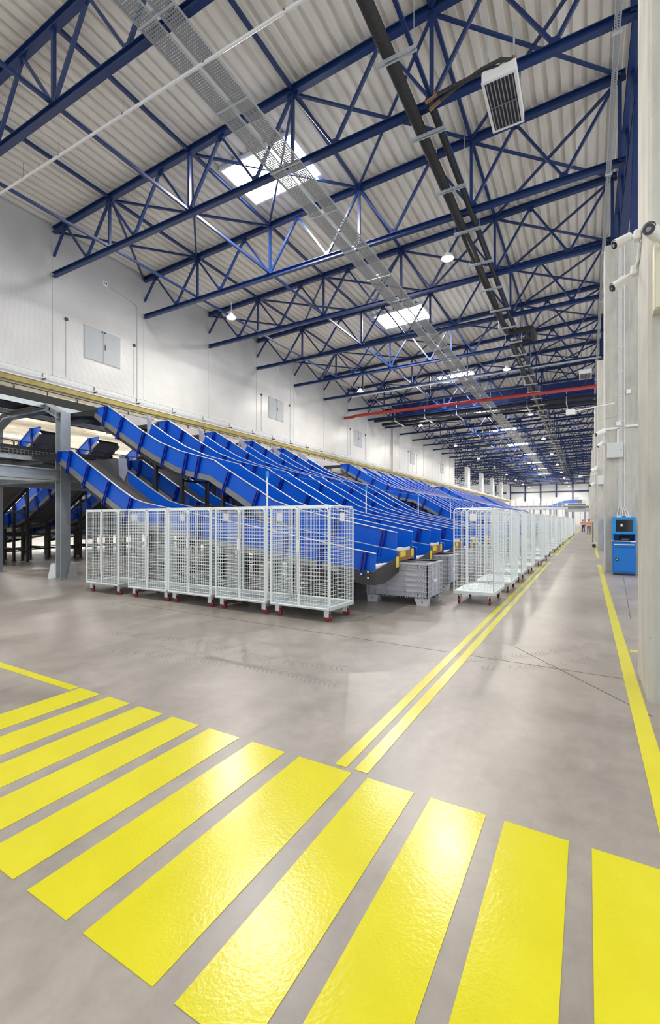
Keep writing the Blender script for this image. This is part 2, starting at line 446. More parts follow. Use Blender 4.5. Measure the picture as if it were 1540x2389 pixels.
tyre('tyre_mark', [(-5.9, 4.3), (-4.4, 4.55), (-3.2, 4.35), (-2.3, 4.5)], .12, 'long dark tyre tread mark in front of the cage row')
tyre('tyre_mark', [(-5.2, 3.75), (-3.9, 4.0), (-2.9, 4.05), (-2.0, 4.0)], .12, 'dark tyre tread mark nearest the yellow crossing bars')
# ---------------------------------------------------------------- roof trusses
HP = 5.5/3
def node(j):
    x = -26.5+HP*j; return Vector((x, 0, ztop(x)-.12 if j % 2 else zbot(x)+.12))
def truss_parts():
    parts = []
    XR = 1.3
    parts.append(('top_chord', MB().ibeam((WX+.02, 0, ztop(WX)), (XR, 0, ztop(XR)), .24, .30, .03, .03)))
    parts.append(('bottom_chord', MB().ibeam((WX+.02, 0, zbot(WX)), (XR, 0, zbot(XR)), .22, .24, .03, .03)))
    for j in range(15):
        a, b = node(j), node(j+1)
        if j == 0:
            t = (WX+.04-a.x)/(b.x-a.x); a = a.lerp(b, t)
        w = .11 if j % 2 == 0 else .10
        parts.append(('diagonal', MB().bar(a, b, w, w, (0, 1, 0))))
    for j in (3, 6, 9, 12):
        x = -26.5+HP*j; parts.append(('post', MB().bar((x, 0, zbot(x)+.1), (x, 0, ztop(x)-.13), .12, .12)))
    parts.append(('end_post', MB().bar((1.1, 0, zbot(1.1)), (1.1, 0, ztop(1.1)), .14, .14)))
    for j in range(1, 15):
        p = node(j); s = -1 if j % 2 else 1
        mb = MB(); w = .30 if j in (3, 6, 9, 12) else .2
        mb.prism([(p.x-w, p.z-s*.02), (p.x+w, p.z-s*.02), (p.x+w*.55, p.z+s*.24), (p.x-w*.55, p.z+s*.24)], -.012, .012)
        for dx in (-.16, -.06, .06, .16):
            mb.tube((p.x+dx*w*3, -.03, p.z+s*.06), (p.x+dx*w*3, .03, p.z+s*.06), .016, 6)
        parts.append(('gusset_plate', mb))
    return parts
NT = 32
TYS = [TY0+TP*k for k in range(NT)]
WHERE = lambda i: 'counted from the camera'
tparts = truss_parts()
def tlabel(i):
    if i == 0: return 'navy steel roof truss nearest the camera, crossing the top left corner'
    if i == 1: return 'navy roof truss passing just before the big white skylight and over the heater'
    return nth(i)+' navy steel lattice roof truss counted from the camera'
t0 = thing('roof_truss', tlabel(0), 'roof truss', (0, TYS[0], 0), 0, 'navy lattice roof trusses')
for nm, mbx in tparts: obj(nm, mbx, 'truss', t0)
sn = snapshot(t0)
allm = MB()
for nm, mbx in tparts: allm.add(mbx.v, mbx.f)
far_mesh = allm.mesh('roof_truss', 'truss')
for i in range(1, NT):
    if i < 10:
        o = copy_snap(sn); o.location = (0, TYS[i], 0); o['label'] = tlabel(i)
    else:
        o = bpy.data.objects.new('roof_truss', far_mesh); COL.objects.link(o); o.location = (0, TYS[i], 0)
        tag(o, tlabel(i), 'roof truss', 'navy lattice roof trusses')
# side hall beyond the end of the left wall
for i, y in enumerate([108+6.02*k for k in range(14)]):
    o = bpy.data.objects.new('side_truss', far_mesh); COL.objects.link(o); o.location = (-28.0, y, .2)
    tag(o, nth(i)+' truss of the far side hall seen past the end of the white wall', 'roof truss', 'trusses of the far side hall')
mb = MB()
for k in range(54): mb.box((-53.5+k*.48, 104.5, 19.3), (-53.5+k*.48+.28, YE, 19.45))
mb.box((-53.6, 104.5, 19.45), (-26.3, YE, 19.6))
struct('ceiling_side', mb, 'roof')
for i, y in enumerate((117.5, 135, 152.5, 170, 186)):
    tag(obj('concrete_pillar', MB().box((-26.7, y, 9.4), (-25.9, y+2.6, 15.0)), 'white', None, (-26.3, y, 9.4)),
        nth(i)+' pale pillar on the far left beam, counted from the white wall', 'pillar', 'pale pillars on the far left beam', 'thing')

# ties along the hall
XV = [-21.0, -15.5, -10.0, -4.5]
for i, x in enumerate(XV):
    mb = MB().bar((x, TY0, ztop(x)+.02), (x, YE, ztop(x)+.02), .13, .13)
    tag(obj('upper_tie', mb, 'truss', None, (x, TY0, ztop(x))), 'navy tie under the roof sheet, %s from the left wall' % nth(i), 'tie bar', 'upper navy tie bars')
for i, x in enumerate((-21.0, -15.5, -4.5)):
    mb = MB().bar((x, -5, zbot(x)+.16), (x, YE, zbot(x)+.16), .11, .11)
    tag(obj('lower_tie', mb, 'truss', None, (x, -5, zbot(x))), 'navy tie along the truss bottoms, %s from the left wall' % nth(i), 'tie bar', 'lower navy tie bars')
# roof plane cross bracing
XB = [WX+.1]+XV+[1.1]
for i in range(0, 24):
    y0, y1 = TYS[i]+.1, TYS[i+1]-.1
    panels = [0, 1, 2, 3, 4] if i % 2 == 1 else [4]
    lab = 'navy cross bracing under the roof between %s and %s truss' % (nth(i), nth(i+1))
    rods = []
    for p in panels:
        for a, b in ((p, p+1), (p+1, p)):
            rods.append(MB().bar((XB[a], y0, ztop(XB[a])-.05), (XB[b], y1, ztop(XB[b])-.05), .10, .10))
    if i < 8:
        t = thing('roof_bracing', lab, 'bracing', (0, y0, 17.5), 0, 'navy roof cross bracing')
        for r in rods: obj('brace_rod', r, 'truss', t, world=True)
    else:
        m_ = MB()
        for r in rods: m_.add(r.v, r.f)
        tag(obj('roof_bracing', m_, 'truss', None, (0, y0, 17.5)), lab, 'bracing', 'navy roof cross bracing')
# longitudinal girder above the right columns
t = thing('longitudinal_girder', 'navy lattice girder running above the right-hand concrete columns', 'girder', (1.45, 0, 15))
obj('top_chord', MB().ibeam((1.5, -10, 18.45), (1.5, YE, 18.45), .34, .36, .03, .03), 'truss', t, world=True)
obj('bottom_chord', MB().ibeam((1.5, -10, 15.2), (1.5, YE, 15.2), .34, .36, .03, .03), 'truss', t, world=True)
mb = MB(); y = -8.0
while y < YE-4:
    mb.bar((1.5, y, 15.3), (1.5, y+1.5, 18.3), .12, .12); mb.bar((1.5, y+1.5, 18.3), (1.5, y+3.01, 15.3), .12, .12); y += 3.01
obj('lattice', mb, 'truss', t, world=True)
mb = MB()
for k in range(NC):
    yy = 5.4+11.78*k; mb.ibeam((1.3, yy, 10.1), (1.45, yy, 15.05), .3, .3, .02, .02, (0, 1, 0))
obj('stub_column', mb, 'truss', t, world=True)

# ---------------------------------------------------------------- roof lights, lamps
sk0 = None
for k in range(10):
    yc = 18.1+18.06*k; x0, x1 = -15.15, -11.2; z = min(zroof(x0), zroof(x1))-.02
    if sk0 is None:
        sk0 = thing('skylight', 'big white skylight nearest the camera', 'skylight', (-13.2, yc, z), 0, 'roof skylights')
        obj('pane', MB().add([(-1.95, -1.3, -.08), (1.95, -1.3, .08), (1.95, 1.3, .08), (-1.95, 1.3, -.08)], [(0, 1, 2, 3)]), 'sky', sk0)
        f = MB()
        for a, b in (((-2, -1.36, -.09), (2, -1.36, .08)), ((-2, 1.36, -.09), (2, 1.36, .08))): f.bar(a, b, .1, .16)
        for xx, zz in ((-2, -.09), (2, .08)): f.bar((xx, -1.4, zz), (xx, 1.4, zz), .1, .16)
        obj('frame', f, 'white', sk0)
        obj('light_block', MB().add([(-2, -1.36, -.02), (2, -1.36, .15), (2, 1.36, .15), (-2, 1.36, -.02)], [(0, 1, 2, 3)]), 'white', sk0); sk = snapshot(sk0)  # unseen backing sheet added to keep the pane from lighting the roof
    else:
        o = copy_snap(sk); o.location = (-13.2, yc, z); o['label'] = nth(k)+' white skylight counted from the camera, by the cable trays'
lamp0 = None
for i, x in enumerate((-19.6, -5.95)):
    for k in range(-1, 10):
        y = 22.6+19.0*k; z = 14.45
        lab = '%s glowing high-bay lamp of the %s row' % (nth(k) if k >= 0 else 'overhead', ['left', 'right'][i]) + [' nearest the white wall', ' beside the dark pipe'][i]
        if lamp0 is None:
            lamp0 = thing('high_bay_lamp', lab, 'lamp', (x, y, z), 0, 'hanging high-bay lamps')
            obj('diffuser', MB().lathe([(.02, -.135), (.14, -.125), (.24, -.10), (.27, -.075), (.27, -.07)], 20), 'lampon', lamp0, smooth=True)
            obj('housing', MB().lathe([(.27, -.075), (.31, -.105), (.30, -.02), (.2, .07), (.16, .12), (.1, .2), (.05, .24)], 16), 'white', lamp0, smooth=True)
            obj('cable', MB().tube((0, 0, .24), (0, 0, .92), .012, 6), 'conduit', lamp0); lsn = snapshot(lamp0)
        else:
            o = copy_snap(lsn); o.location = (x, y, z); o['label'] = lab

# ---------------------------------------------------------------- services under the roof
def tray(name, x0, x1, z, lab, grp, y0=-5, y1=150, mat='perf', h=.09):
    t = thing(name, lab, 'cable tray', ((x0+x1)/2, y0, z), 0, grp)
    obj('tray_floor', MB().add([(x0, y0, z), (x1, y0, z), (x1, y1, z), (x0, y1, z)], [(0, 1, 2, 3)]), mat, t, world=True)
    obj('tray_side', MB().box((x0-.01, y0, z), (x0, y1, z+h)), 'galv', t, world=True)
    obj('tray_side', MB().box((x1, y0, z), (x1+.01, y1, z+h)), 'galv', t, world=True)
    return t
ta = tray('cable_tray', -10.62, -10.07, 14.92, 'left perforated cable tray of the pair under the roof', 'paired cable trays')
tb = tray('cable_tray', -9.88, -9.33, 14.92, 'right perforated cable tray of the pair under the roof', 'paired cable trays')
for k in range(40):
    y = 5.5+3.01*k
    tag(obj('tray_bracket', MB().bar((-10.65, y, 14.9), (-9.3, y, 14.9), .05, .03).tube((-9.97, y, 14.9), (-9.97, y, 15.3), .012, 6).bar((-10.1, y, 15.05), (-9.85, y, 15.05), .1, .04), 'galv', None, (-10, y, 14.9)),
        nth(k)+' crossbar bracket under the paired cable trays', 'bracket', 'brackets of the paired cable trays')
tc_ = tray('cable_tray', .66, .80, 15.12, 'narrow perforated cable tray beside the right-hand girder', None, -5, 60)
for k in range(8):
    y = TYS[k]
    tag(obj('tray_clamp', MB().box((.6, y-.05, 15.08), (.86, y+.05, 15.12)).tube((.62, y, 15.1), (.62, y, 15.6), .01, 5), 'galv', None, (.7, y, 15.1)),
        nth(k)+' clamp holding the narrow cable tray to a truss', 'clamp', 'clamps of the narrow cable tray')

# dark pipes with the expansion loop
zl = 14.98
def yloop(x): return x
big = [(-5.0, -5, zl), (-5.0, 34.6, zl), (-4.95, 34.9, zl), (-4.7, 35.0, zl), (-3.5, 35.0, zl), (-3.35, 35.2, zl), (-3.35, 37.0, zl), (-3.5, 37.2, zl), (-4.7, 37.2, zl), (-4.95, 37.3, zl), (-5.0, 37.6, zl), (-5.0, 150, zl)]
tag(obj('insulated_pipe', MB().path(big, .19, 14), 'insul', None, (-5, -5, zl), True), 'thick black insulated pipe with a sideways loop, running under the trusses', 'pipe')
sm = [(-4.45, 14.6, zl+.12), (-4.45, 34.8, zl), (-4.4, 35.0, zl), (-4.2, 35.4, zl), (-3.85, 35.4, zl), (-3.75, 35.5, zl), (-3.75, 36.7, zl), (-3.85, 36.8, zl), (-4.3, 36.8, zl), (-4.45, 37.0, zl), (-4.45, 150, zl)]
tag(obj('insulated_pipe', MB().path(sm, .10, 10), 'insul', None, (-4.45, 14.6, zl), True), 'thinner black insulated pipe beside the thick one', 'pipe')
for k in range(36):
    y = 12.4+3.01*k
    mb = MB().box((-5.35, y-.03, zl-.27), (-4.15, y+.03, zl-.21)).box((-5.35, y+.1, zl-.27), (-4.15, y+.14, zl-.21))
    for xx in (-5.3, -4.2): mb.tube((xx, y, zl-.25), (xx, y, zl+(.3 if k % 2 else 1.6)), .01, 5)
    tag(obj('pipe_hanger', mb, 'galv', None, (-4.75, y, zl)), nth(k)+' galvanised trapeze hanger under the black pipes', 'hanger', 'trapeze hangers of the black pipes')

# unit heaters
def heater(loc, sc, lab, full=True):
    t = thing('unit_heater', lab, 'heater', loc)
    w, l, h = .94*sc, 1.95*sc, .36*sc
    o = obj('casing', MB().box((0, 0, .03), (w, l, h)), 'white', t); bevel(o, .05, 3)
    mb = MB(); f = .075*sc
    mb.box((0, 0, 0), (f, l, .03)).box((w-f, 0, 0), (w, l, .03)).box((f, 0, 0), (w-f, f, .03)).box((f, l-f, 0), (w-f, l, .03))
    obj('front_frame', mb, 'white', t)
    obj('louver_recess', MB().box((f, f, .02), (w-f, l-f, .03)), 'black', t)
    mb = MB()
    for k in range(8):
        xx = f+(k+.5)*(w-2*f)/8; mb.bar((xx, f, .008), (xx, l-f, .008), .035*sc, .012, (.5, 0, 1))
    mb.box((f, l*.5-.015, -.01), (w-f, l*.5+.015, .012))
    obj('louvers', mb, 'rail', t)
    if full:
        mb = MB()
        for xx, yy in ((.1, .25), (.85, .25), (.1, 1.6), (.85, 1.6)): mb.bar((xx, yy, h), (xx, yy, h+1.2), .05, .02); mb.bar((xx, yy, h), (xx+.03, yy, h+1.2), .02, .03)
        obj('hanger', mb, 'galv', t)
        obj('hose', MB().path([(.55, .05, .30), (.3, .02, .34), (-.3, .1, .42), (-.9, .2, .50), (-1.35, .3, .55)], .05, 8), 'rubber', t, smooth=True)
        obj('hose', MB().path([(.86, .06, .34), (.55, -.1, .36), (.0, -.02, .40), (-.7, .25, .48), (-1.3, .5, .52)], .05, 8), 'rubber', t, smooth=True)
        mb = MB()
        mb.tube((.55, .05, .2), (.55, .05, .42), .05, 8); mb.tube((.86, .06, .2), (.86, .06, .44), .05, 8)
        mb.tube((-1.35, .3, .55), (-1.75, .4, .55), .055, 8); mb.tube((-1.3, .5, .52), (-1.7, .7, .55), .055, 8); mb.tube((-1.5, .4, .6), (-1.45, .36, .76), .03, 6)
        obj('pipe_fitting', mb, 'brass', t)
    return t
heater((-2.66, 13.75, 14.1), 1.0, 'white unit heater with brown louvers hung below the roof on the right')
heater((-.6, 44.6, 14.0), 1.0, 'small distant white unit heater above the sensor arm', False)

# white sprinkler pipe across the hall, left part of view
mb = MB().tube((-27+1.3, 9.9, 14.70), (-4.2, 9.9, 14.70), .045, 10)
t = thing('sprinkler_pipe', 'thin white pipe crossing below the cable trays at upper left', 'pipe', (-15, 9.9, 14.7))
obj('pipe', mb, 'white', t, world=True)
for x in (-22.2, -18.9, -16.6, -13.1, -9.6, -6.8):
    obj('hanger', MB().tube((x, 9.9, 14.66), (x, 9.9, 15.3), .008, 5).lathe([(.06, -.02), (.06, .02)], 12, (x, 9.9, 14.7)), 'rail', t, world=True)
# red main and far black pipes, navy curtain behind
t = thing('sprinkler_main', 'red sprinkler pipe crossing the hall', 'pipe', (-12, 50.2, 14.1))
obj('pipe', MB().path([(-25.7, 50.2, 14.05), (-24.6, 50.2, 14.05), (-24.2, 50.2, 14.15), (.8, 50.2, 14.2)], .17, 12), 'red', t, world=True, smooth=True)
for x in (-21, -15.5, -10, -4.5):
    obj('hanger', MB().tube((x, 50.2, 14.3), (x, 50.2, 15.4), .015, 5), 'rail', t, world=True)
for i, (y, z) in enumerate(((57.6, 15.0), (60.3, 15.0))):
    tag(obj('crossing_pipe', MB().tube((-25.0, y, z), (1.2, y, z), .21, 12), 'insul', None, (-12, y, z), True),
        ['nearer', 'farther'][i]+' thick black pipe crossing the hall behind the red pipe', 'pipe', 'black crossing pipes')
for i in range(6):
    x = -22+4*i
    tag(obj('pipe_support', MB().bar((x, 57.2, 14.6), (x, 60.8, 14.6), .1, .1).tube((x, 57.3, 14.6), (x, 57.3, 16.2), .03, 6), 'galv', None, (x, 59, 14.6)),
        nth(i)+' cross support of the black crossing pipes, from the left', 'bracket', 'supports of the black crossing pipes')
tag(obj('smoke_curtain', MB().box((-24.0, 61.2, 15.5), (1.0, 61.3, 18.0)), 'navyplain', None, (-12, 61.2, 15.5)), 'navy panel hanging under the roof behind the red pipe', 'curtain')
# white cross pipe along truss
tag(obj('conduit_pipe', MB().tube((-22, 44.6, 14.8), (1.0, 44.6, 15.2), .07, 8), 'galv', None, (-10, 44.6, 15)), 'galvanised conduit crossing the hall in front of the red pipe', 'pipe')

# ---------------------------------------------------------------- left wall fittings
for i, y in enumerate((16.84, 34.85, 52.85, 74.2, 92.4)):
    t = thing('wall_hatch', (['large grey double hatch high on the white wall, nearest'][0] if i == 0 else nth(i)+' grey double hatch on the white wall, counted from the camera'), 'hatch', (WX, y, 11.15), 0, 'grey wall hatches')
    obj('frame', MB().box((0, 0, 0), (.03, 2.45, 2.0)), 'conduit', t)
    obj('door', MB().box((.03, .04, .03), (.06, 1.21, 1.97)), 'hatch', t); d2 = obj('door', MB().box((.03, 1.24, .03), (.06, 2.41, 1.97)), 'hatch', t)
    obj('handle', MB().box((.06, 1.33, .85), (.09, 1.40, 1.18)), 'black', d2)
    mb = MB()
    for yy in (1.16, 1.34): mb.tube((.06, yy, 1.88), (.1, yy, 1.88), .05, 8)
    obj('lock', mb, 'black', t)
    for j, yy in enumerate((y-1.05, y+3.45)):
        tt = thing('wall_sensor', ('black sensor with wire left of the %s wall hatch' if j == 0 else 'black sensor with wire right of the %s wall hatch') % nth(i), 'sensor', (WX, yy, 13.0), 0, 'black wall sensors')
        obj('body', MB().box((0, -.08, -.08), (.08, .08, .08)), 'black', tt)
        obj('wire', MB().tube((.02, 0, -.08), (.02, 0, -3.3), .018, 6), 'conduit', tt)
    if i < 3:
        tt = thing('alarm_box', 'small white box with conduit high on the wall near %s hatch' % nth(i), 'alarm', (WX, y+1.35, 16.05), 0, 'white alarm boxes')
        obj('body', MB().box((0, -.15, -.15), (.1, .15, .15)), 'white', tt)
        obj('eye', MB().tube((.1, -.05, .02), (.12, -.05, .02), .035, 8).tube((.1, .06, .02), (.12, .06, .02), .035, 8), 'black', tt)
        obj('conduit', MB().path([(.03, .15, 0), (.03, 2.25, -.35), (.03, 2.35, -.5), (.03, 2.35, -6.4)], .025, 6), 'conduit', tt)
# wire basket along the foot of the wall
mb = MB(); yb = -6
for z in (9.30, 9.38, 9.46, 9.54): mb.bar((WX+.14, yb, z), (WX+.14, 104, z), .014)
for x in (.04, .09): mb.bar((WX+x, yb, 9.30), (WX+x, 104, 9.30), .014)
y = yb
while y < 60: mb.bar((WX+.14, y, 9.29), (WX+.14, y, 9.55), .014); y += .25
tag(obj('wire_basket_tray', mb, 'galv', None, (WX, 0, 9.3)), 'wire basket cable tray along the foot of the white wall', 'cable tray')
for k in range(14):
    y = 11.5+3.0*k
    tag(obj('basket_bracket', MB().box((WX, y-.03, 9.22), (WX+.3, y+.03, 9.28)).box((WX, y-.02, 9.28), (WX+.03, y+.02, 9.6)), 'black', None, (WX, y, 9.25)),
        nth(k)+' dark bracket of the wire basket tray on the wall', 'bracket', 'brackets of the wire basket tray')
# railing and lamps beyond the wall
mb = MB()
for z in (9.9, 10.4, 10.9): mb.bar((-25.9, 104, z), (-25.9, 190, z), .06)
y = 104
while y < 190: mb.bar((-25.9, y, 9.2), (-25.9, y, 10.9), .06); y += 2.0
tag(obj('gallery_railing', mb, 'galv', None, (-25.9, 104, 9.2)), 'pale railing on the far left beam beyond the white wall', 'railing')

# ---------------------------------------------------------------- chutes
UT = [(-12.40, 4.85), (-11.82, 4.83), (-11.1, 4.42), (-10.49, 4.05), (-9.75, 3.65), (-8.99, 3.36), (-8.58, 3.25), (-7.86, 3.06), (-7.57, 2.88), (-6.89, 2.5), (-6.09, 2.05), (-5.4, 1.83), (-4.08, 1.55), (-3.2, 1.37)]
UB = [(-12.38, 4.70), (-11.95, 4.42), (-11.3, 4.05), (-10.66, 3.69), (-9.93, 3.32), (-9.13, 2.97), (-8.71, 2.84), (-7.99, 2.69), (-7.72, 2.54), (-7.06, 2.17), (-6.25, 1.68), (-5.4, 1.42), (-4.1, 1.13), (-3.22, .95)]
LT = [(-12.35, 3.45), (-11.75, 3.43), (-11.06, 3.04), (-10.43, 2.69), (-9.83, 2.36), (-9.35, 2.12), (-9.04, 2.03), (-8.59, 1.95), (-7.0, 1.68), (-5.3, 1.40), (-3.55, 1.09), (-3.17, 1.03)]
LB = [(-12.33, 3.30), (-11.9, 3.04), (-11.29, 2.69), (-10.66, 2.35), (-10.0, 2.0), (-9.5, 1.72), (-9.1, 1.58), (-8.6, 1.50), (-7.05, 1.24), (-5.33, 1.00), (-3.57, .76), (-3.19, .72)]
def lerp_poly(P, x):
    for (a, b), (c, d) in zip(P[:-1], P[1:]):
        if a <= x <= c: return b+(d-b)*(x-a)/(c-a)
    return P[-1][1] if x > P[-1][0] else P[0][1]
def chute(upper, detail, lab, y, grp):
    T, B = (UT, UB) if upper else (LT, LB)
    W = .92 if upper else 1.04
    t = thing('sorting_chute', lab, 'chute', (0, y, 0), 0, grp)
    # flared start: the far panel begins later than the near one
    ns = 3
    pn = obj('side_panel', MB().strip(T, B, 0, .02), 'chute', t)
    pf = obj('side_panel', MB().strip(T[2:], B[2:], W-.02, W), 'chute', t)
    ex = [p[0] for p in T]
    ribs = [-11.86, -11.15, -10.3, -9.45, -8.72, -8.3, -7.35, -6.5, -5.55, -4.5, -3.45] if upper else [-12.25, -11.75, -11.0, -10.2, -9.4, -8.3, -7.2, -6.1, -5.0, -4.2, -3.36]
    def rib(x, yo, s):
        zt = lerp_poly(T, x); h = zt-lerp_poly(B, x)
        sl = (lerp_poly(T, x+.2)-lerp_poly(T, x-.2))/.4
        bx = x+(h+.1)*sl/(1+sl*sl)*1.0; zb = zt-(h+.1)*1.0
        m_ = MB()
        m_.bar((x, yo+s*.025, zt-.005), (bx, yo+s*.025, zb), .085, .05, (0, 1, 0))
        m_.bar((x-.03, yo+s*.055, zt-.005), (bx-.03, yo+s*.055, zb), .02, .03, (0, 1, 0))
        m_.bar((x+.03, yo+s*.055, zt-.005), (bx+.03, yo+s*.055, zb), .02, .03, (0, 1, 0))
        return m_
    if detail:
        for x in ribs: obj('stiffener', rib(x, 0, -1), 'rib', pn)
        for x in ribs[2:]: obj('stiffener', rib(x, W, 1), 'rib', pf)
    else:
        m_ = MB()
        for x in ribs:
            r_ = rib(x, 0, -1); m_.add(r_.v, r_.f)
        tag(obj('stiffener', m_, 'rib', pn), kind='stuff') if False else obj('stiffener', m_, 'rib', pn)
    # bright folded top edges
    e = MB(); e2 = MB()
    for a, b in zip(T[:-1], T[1:]): e.bar((a[0], .0, a[1]+.006), (b[0], .0, b[1]+.006), .045, .012)
    for a, b in zip(T[2:-1], T[3:]): e2.bar((a[0], W, a[1]+.006), (b[0], W, b[1]+.006), .045, .012)
    obj('top_edge', e, 'edge', pn); obj('top_edge', e2, 'edge', pf)
    # flare plate where the far panel starts
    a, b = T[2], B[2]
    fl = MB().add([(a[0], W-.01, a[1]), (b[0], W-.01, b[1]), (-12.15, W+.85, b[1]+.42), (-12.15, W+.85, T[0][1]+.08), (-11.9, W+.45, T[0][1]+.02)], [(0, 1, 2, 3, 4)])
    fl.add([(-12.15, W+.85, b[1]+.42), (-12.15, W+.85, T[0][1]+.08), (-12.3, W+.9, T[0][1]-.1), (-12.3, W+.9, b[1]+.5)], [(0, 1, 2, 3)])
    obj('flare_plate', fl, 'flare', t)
    lip = MB().box((-13.6, .0, B[0][1]+.05), (-12.3, W, B[0][1]+.09)).prism([(-13.6, B[0][1]+.05), (-12.3, B[0][1]-.1), (-12.3, B[0][1]+.1), (-13.6, B[0][1]+.12)], -.02, .0)
    obj('intake_lip', lip, 'black', t)
    if not upper:
        ln = MB().prism([(-12.9, 3.35), (-10.95, 3.30), (-10.85, 2.62), (-10.0, 2.14), (-9.2, 1.72), (-8.4, 1.52), (-9.4, 1.70), (-10.0, 2.03), (-11.3, 2.72), (-12.3, 3.28)], W-.035, W-.025)
        obj('dark_lining', ln, 'bed', t)
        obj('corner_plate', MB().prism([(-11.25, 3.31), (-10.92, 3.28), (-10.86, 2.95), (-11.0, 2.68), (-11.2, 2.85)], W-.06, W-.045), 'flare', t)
    # slide bed and lower rails
    bd = MB()
    for (a, b) in zip(B[:-1], B[1:]):
        bd.add([(a[0], .02, a[1]+.03), (b[0], .02, b[1]+.03), (b[0], W-.02, b[1]+.03), (a[0], W-.02, a[1]+.03)], [(0, 1, 2, 3)])
        bd.add([(a[0], .02, a[1]-.06), (b[0], .02, b[1]-.06), (b[0], W-.02, b[1]-.06), (a[0], W-.02, a[1]-.06)], [(3, 2, 1, 0)])
    obj('slide_bed', bd, 'bed', t)
    for yo in (0.0, W):
        r = MB(); k_ = MB()
        for (a, b) in zip(B[:-1], B[1:]):
            r.bar((a[0], yo, a[1]-.06), (b[0], yo, b[1]-.06), .07, .13)
        obj('lower_rail', r, 'rail', t)
        hi = [p for p in B if p[0] < -8.4]
        for (a, b) in zip(hi[1:-1], hi[2:]):
            k_.bar((a[0], yo+.01, a[1]-.18), (b[0], yo+.01, b[1]-.18), .05, .09)
        obj('perforated_strip', k_, 'black', t)
    # legs
    for x in ((-9.9, -8.95, -7.6) if upper else (-9.2, -7.9, -5.2)):
        zt = lerp_poly(B, x)-.1
        for yo in (.02, W-.02):
            lg = MB().bar((x, yo, 0), (x, yo, zt), .08, .08).box((x-.09, yo-.06, 0), (x+.09, yo+.06, .015))
            obj('leg', lg, 'black', t)
    cb = MB()
    for x in ((-9.9, -8.95, -7.6) if upper else (-9.2, -7.9)):
        for z in (.45, 1.05, lerp_poly(B, x)-.3): cb.bar((x, .02, z), (x, W-.02, z), .05, .05)
    for yo in (.02, W-.02):
        if upper: cb.bar((-9.9, yo, .5), (-7.6, yo, .5), .05, .05); cb.bar((-9.9, yo, 1.95), (-7.6, yo, 1.95), .05, .05)
        else: cb.bar((-9.2, yo, .45), (-7.9, yo, .45), .05, .05)
    obj('cross_brace', cb, 'black', t)
    # discharge end
    ex, et, eb = T[-1][0], T[-1][1], B[-1][1]
    if upper:
        tr = MB().box((ex, .05, eb-.13), (ex+.02, W+.02, eb+.06)).prism([(ex-.2, eb-.04), (ex, eb+.05), (ex, eb-.13), (ex-.1, eb-.13)], .03, .05)
        pt = obj('end_flap', tr, 'card', t); pt['label'] = 'brown end flap'
        tg = MB().box((ex+.022, .12, eb-.06), (ex+.026, .42, eb+.05)).box((ex+.022, W-.16, eb-.08), (ex+.026, W-.02, eb+.08))
        lb = obj('yellow_label', tg, 'tag', pt)
        ik = MB().box((ex+.027, .20, eb-.02), (ex+.028, .34, eb+.015)).box((ex+.027, W-.11, eb-.03), (ex+.028, W-.07, eb+.03))
        pp = MB()
        for q in range(6): pp.box((ex-.15+.02*q, .08+.13*q, eb+.03), (ex-.03, .18+.13*q, eb+.10+.01*(q % 3)))
        obj('sheet_stack', pp, 'paper', t)
    else:
        tr = MB().prism([(-.06, eb-.22), (-.06, eb+.03), (.12, eb+.06), (W+.02, eb+.20), (W+.02, eb-.1), (.35, eb-.23)], ex, ex+.02, 'x')
        tr.prism([(ex-.7, eb+.06), (ex, eb+.0), (ex, eb-.22), (ex-.2, eb-.22), (ex-.7, eb-.1)], -.06, -.03)
        pt = obj('end_flap', tr, 'rubber', t)
        tg = MB().box((ex+.022, W-.14, eb+.0), (ex+.026, W, eb+.2))
        obj('yellow_label', tg, 'tag', pt)
        bo = MB()
        for a, b in ((-.25, -.06), (-.12, -.02), (-.12, -.12), (-.4, -.05), (-.4, -.14)): bo.tube((ex+a, -.065, eb+b+.02), (ex+a, -.05, eb+b+.02), .018, 6)
        obj('bolts', bo, 'alu', pt)
        pp = MB()
        for q in range(6): pp.box((ex-.25+.03*q, .08+.13*q, eb+.03), (ex-.03, .18+.13*q, eb+.10))
        obj('sheet_stack', pp, 'paper', t)
    return t

KS = [k for k in range(31) if k not in (5, 6, 14, 15, 23, 24)]
def clabel(tier, i):
    base = {('upper', 0): 'blue upper-tier chute nearest the camera, starting right of the steel post',
            ('lower', 0): 'blue lower-tier chute nearest the camera with a wide dark flared bed'}
    return base.get((tier, i), nth(i)+' blue '+tier+'-tier sorting chute counted from the camera')
for tier, y0 in (('upper', 8.45), ('lower', 7.36)):
    up = tier == 'upper'; snf = None
    for i, k in enumerate(KS):
        y = y0+2.17*k
        if i < 4:
            if i == 0: c0 = chute(up, True, clabel(tier, i), y, tier+'-tier blue sorting chutes'); snd = snapshot(c0)
            else: o = copy_snap(snd); o.location = (0, y, 0); o['label'] = clabel(tier, i)
        elif snf is None:
            c0 = chute(up, False, clabel(tier, i), y, tier+'-tier blue sorting chutes'); snf = snapshot(c0)
        else:
            o = copy_snap(snf); o.location = (0, y, 0); o['label'] = clabel(tier, i)
    # mirrored chutes on the far side of the sorter
    for i in range(7):
        y = (9.2 if up else 8.1)+2.17*i
        o = copy_snap(snd, None, ('flare_plate', 'corner_plate', 'dark_lining', 'intake_lip')); o.location = (-28.9, y, 0); o.scale.x = -1
        o['label'] = nth(i)+' blue %s chute sloping away behind the sorter platform' % tier; o['group'] = tier+'-tier chutes behind the sorter'

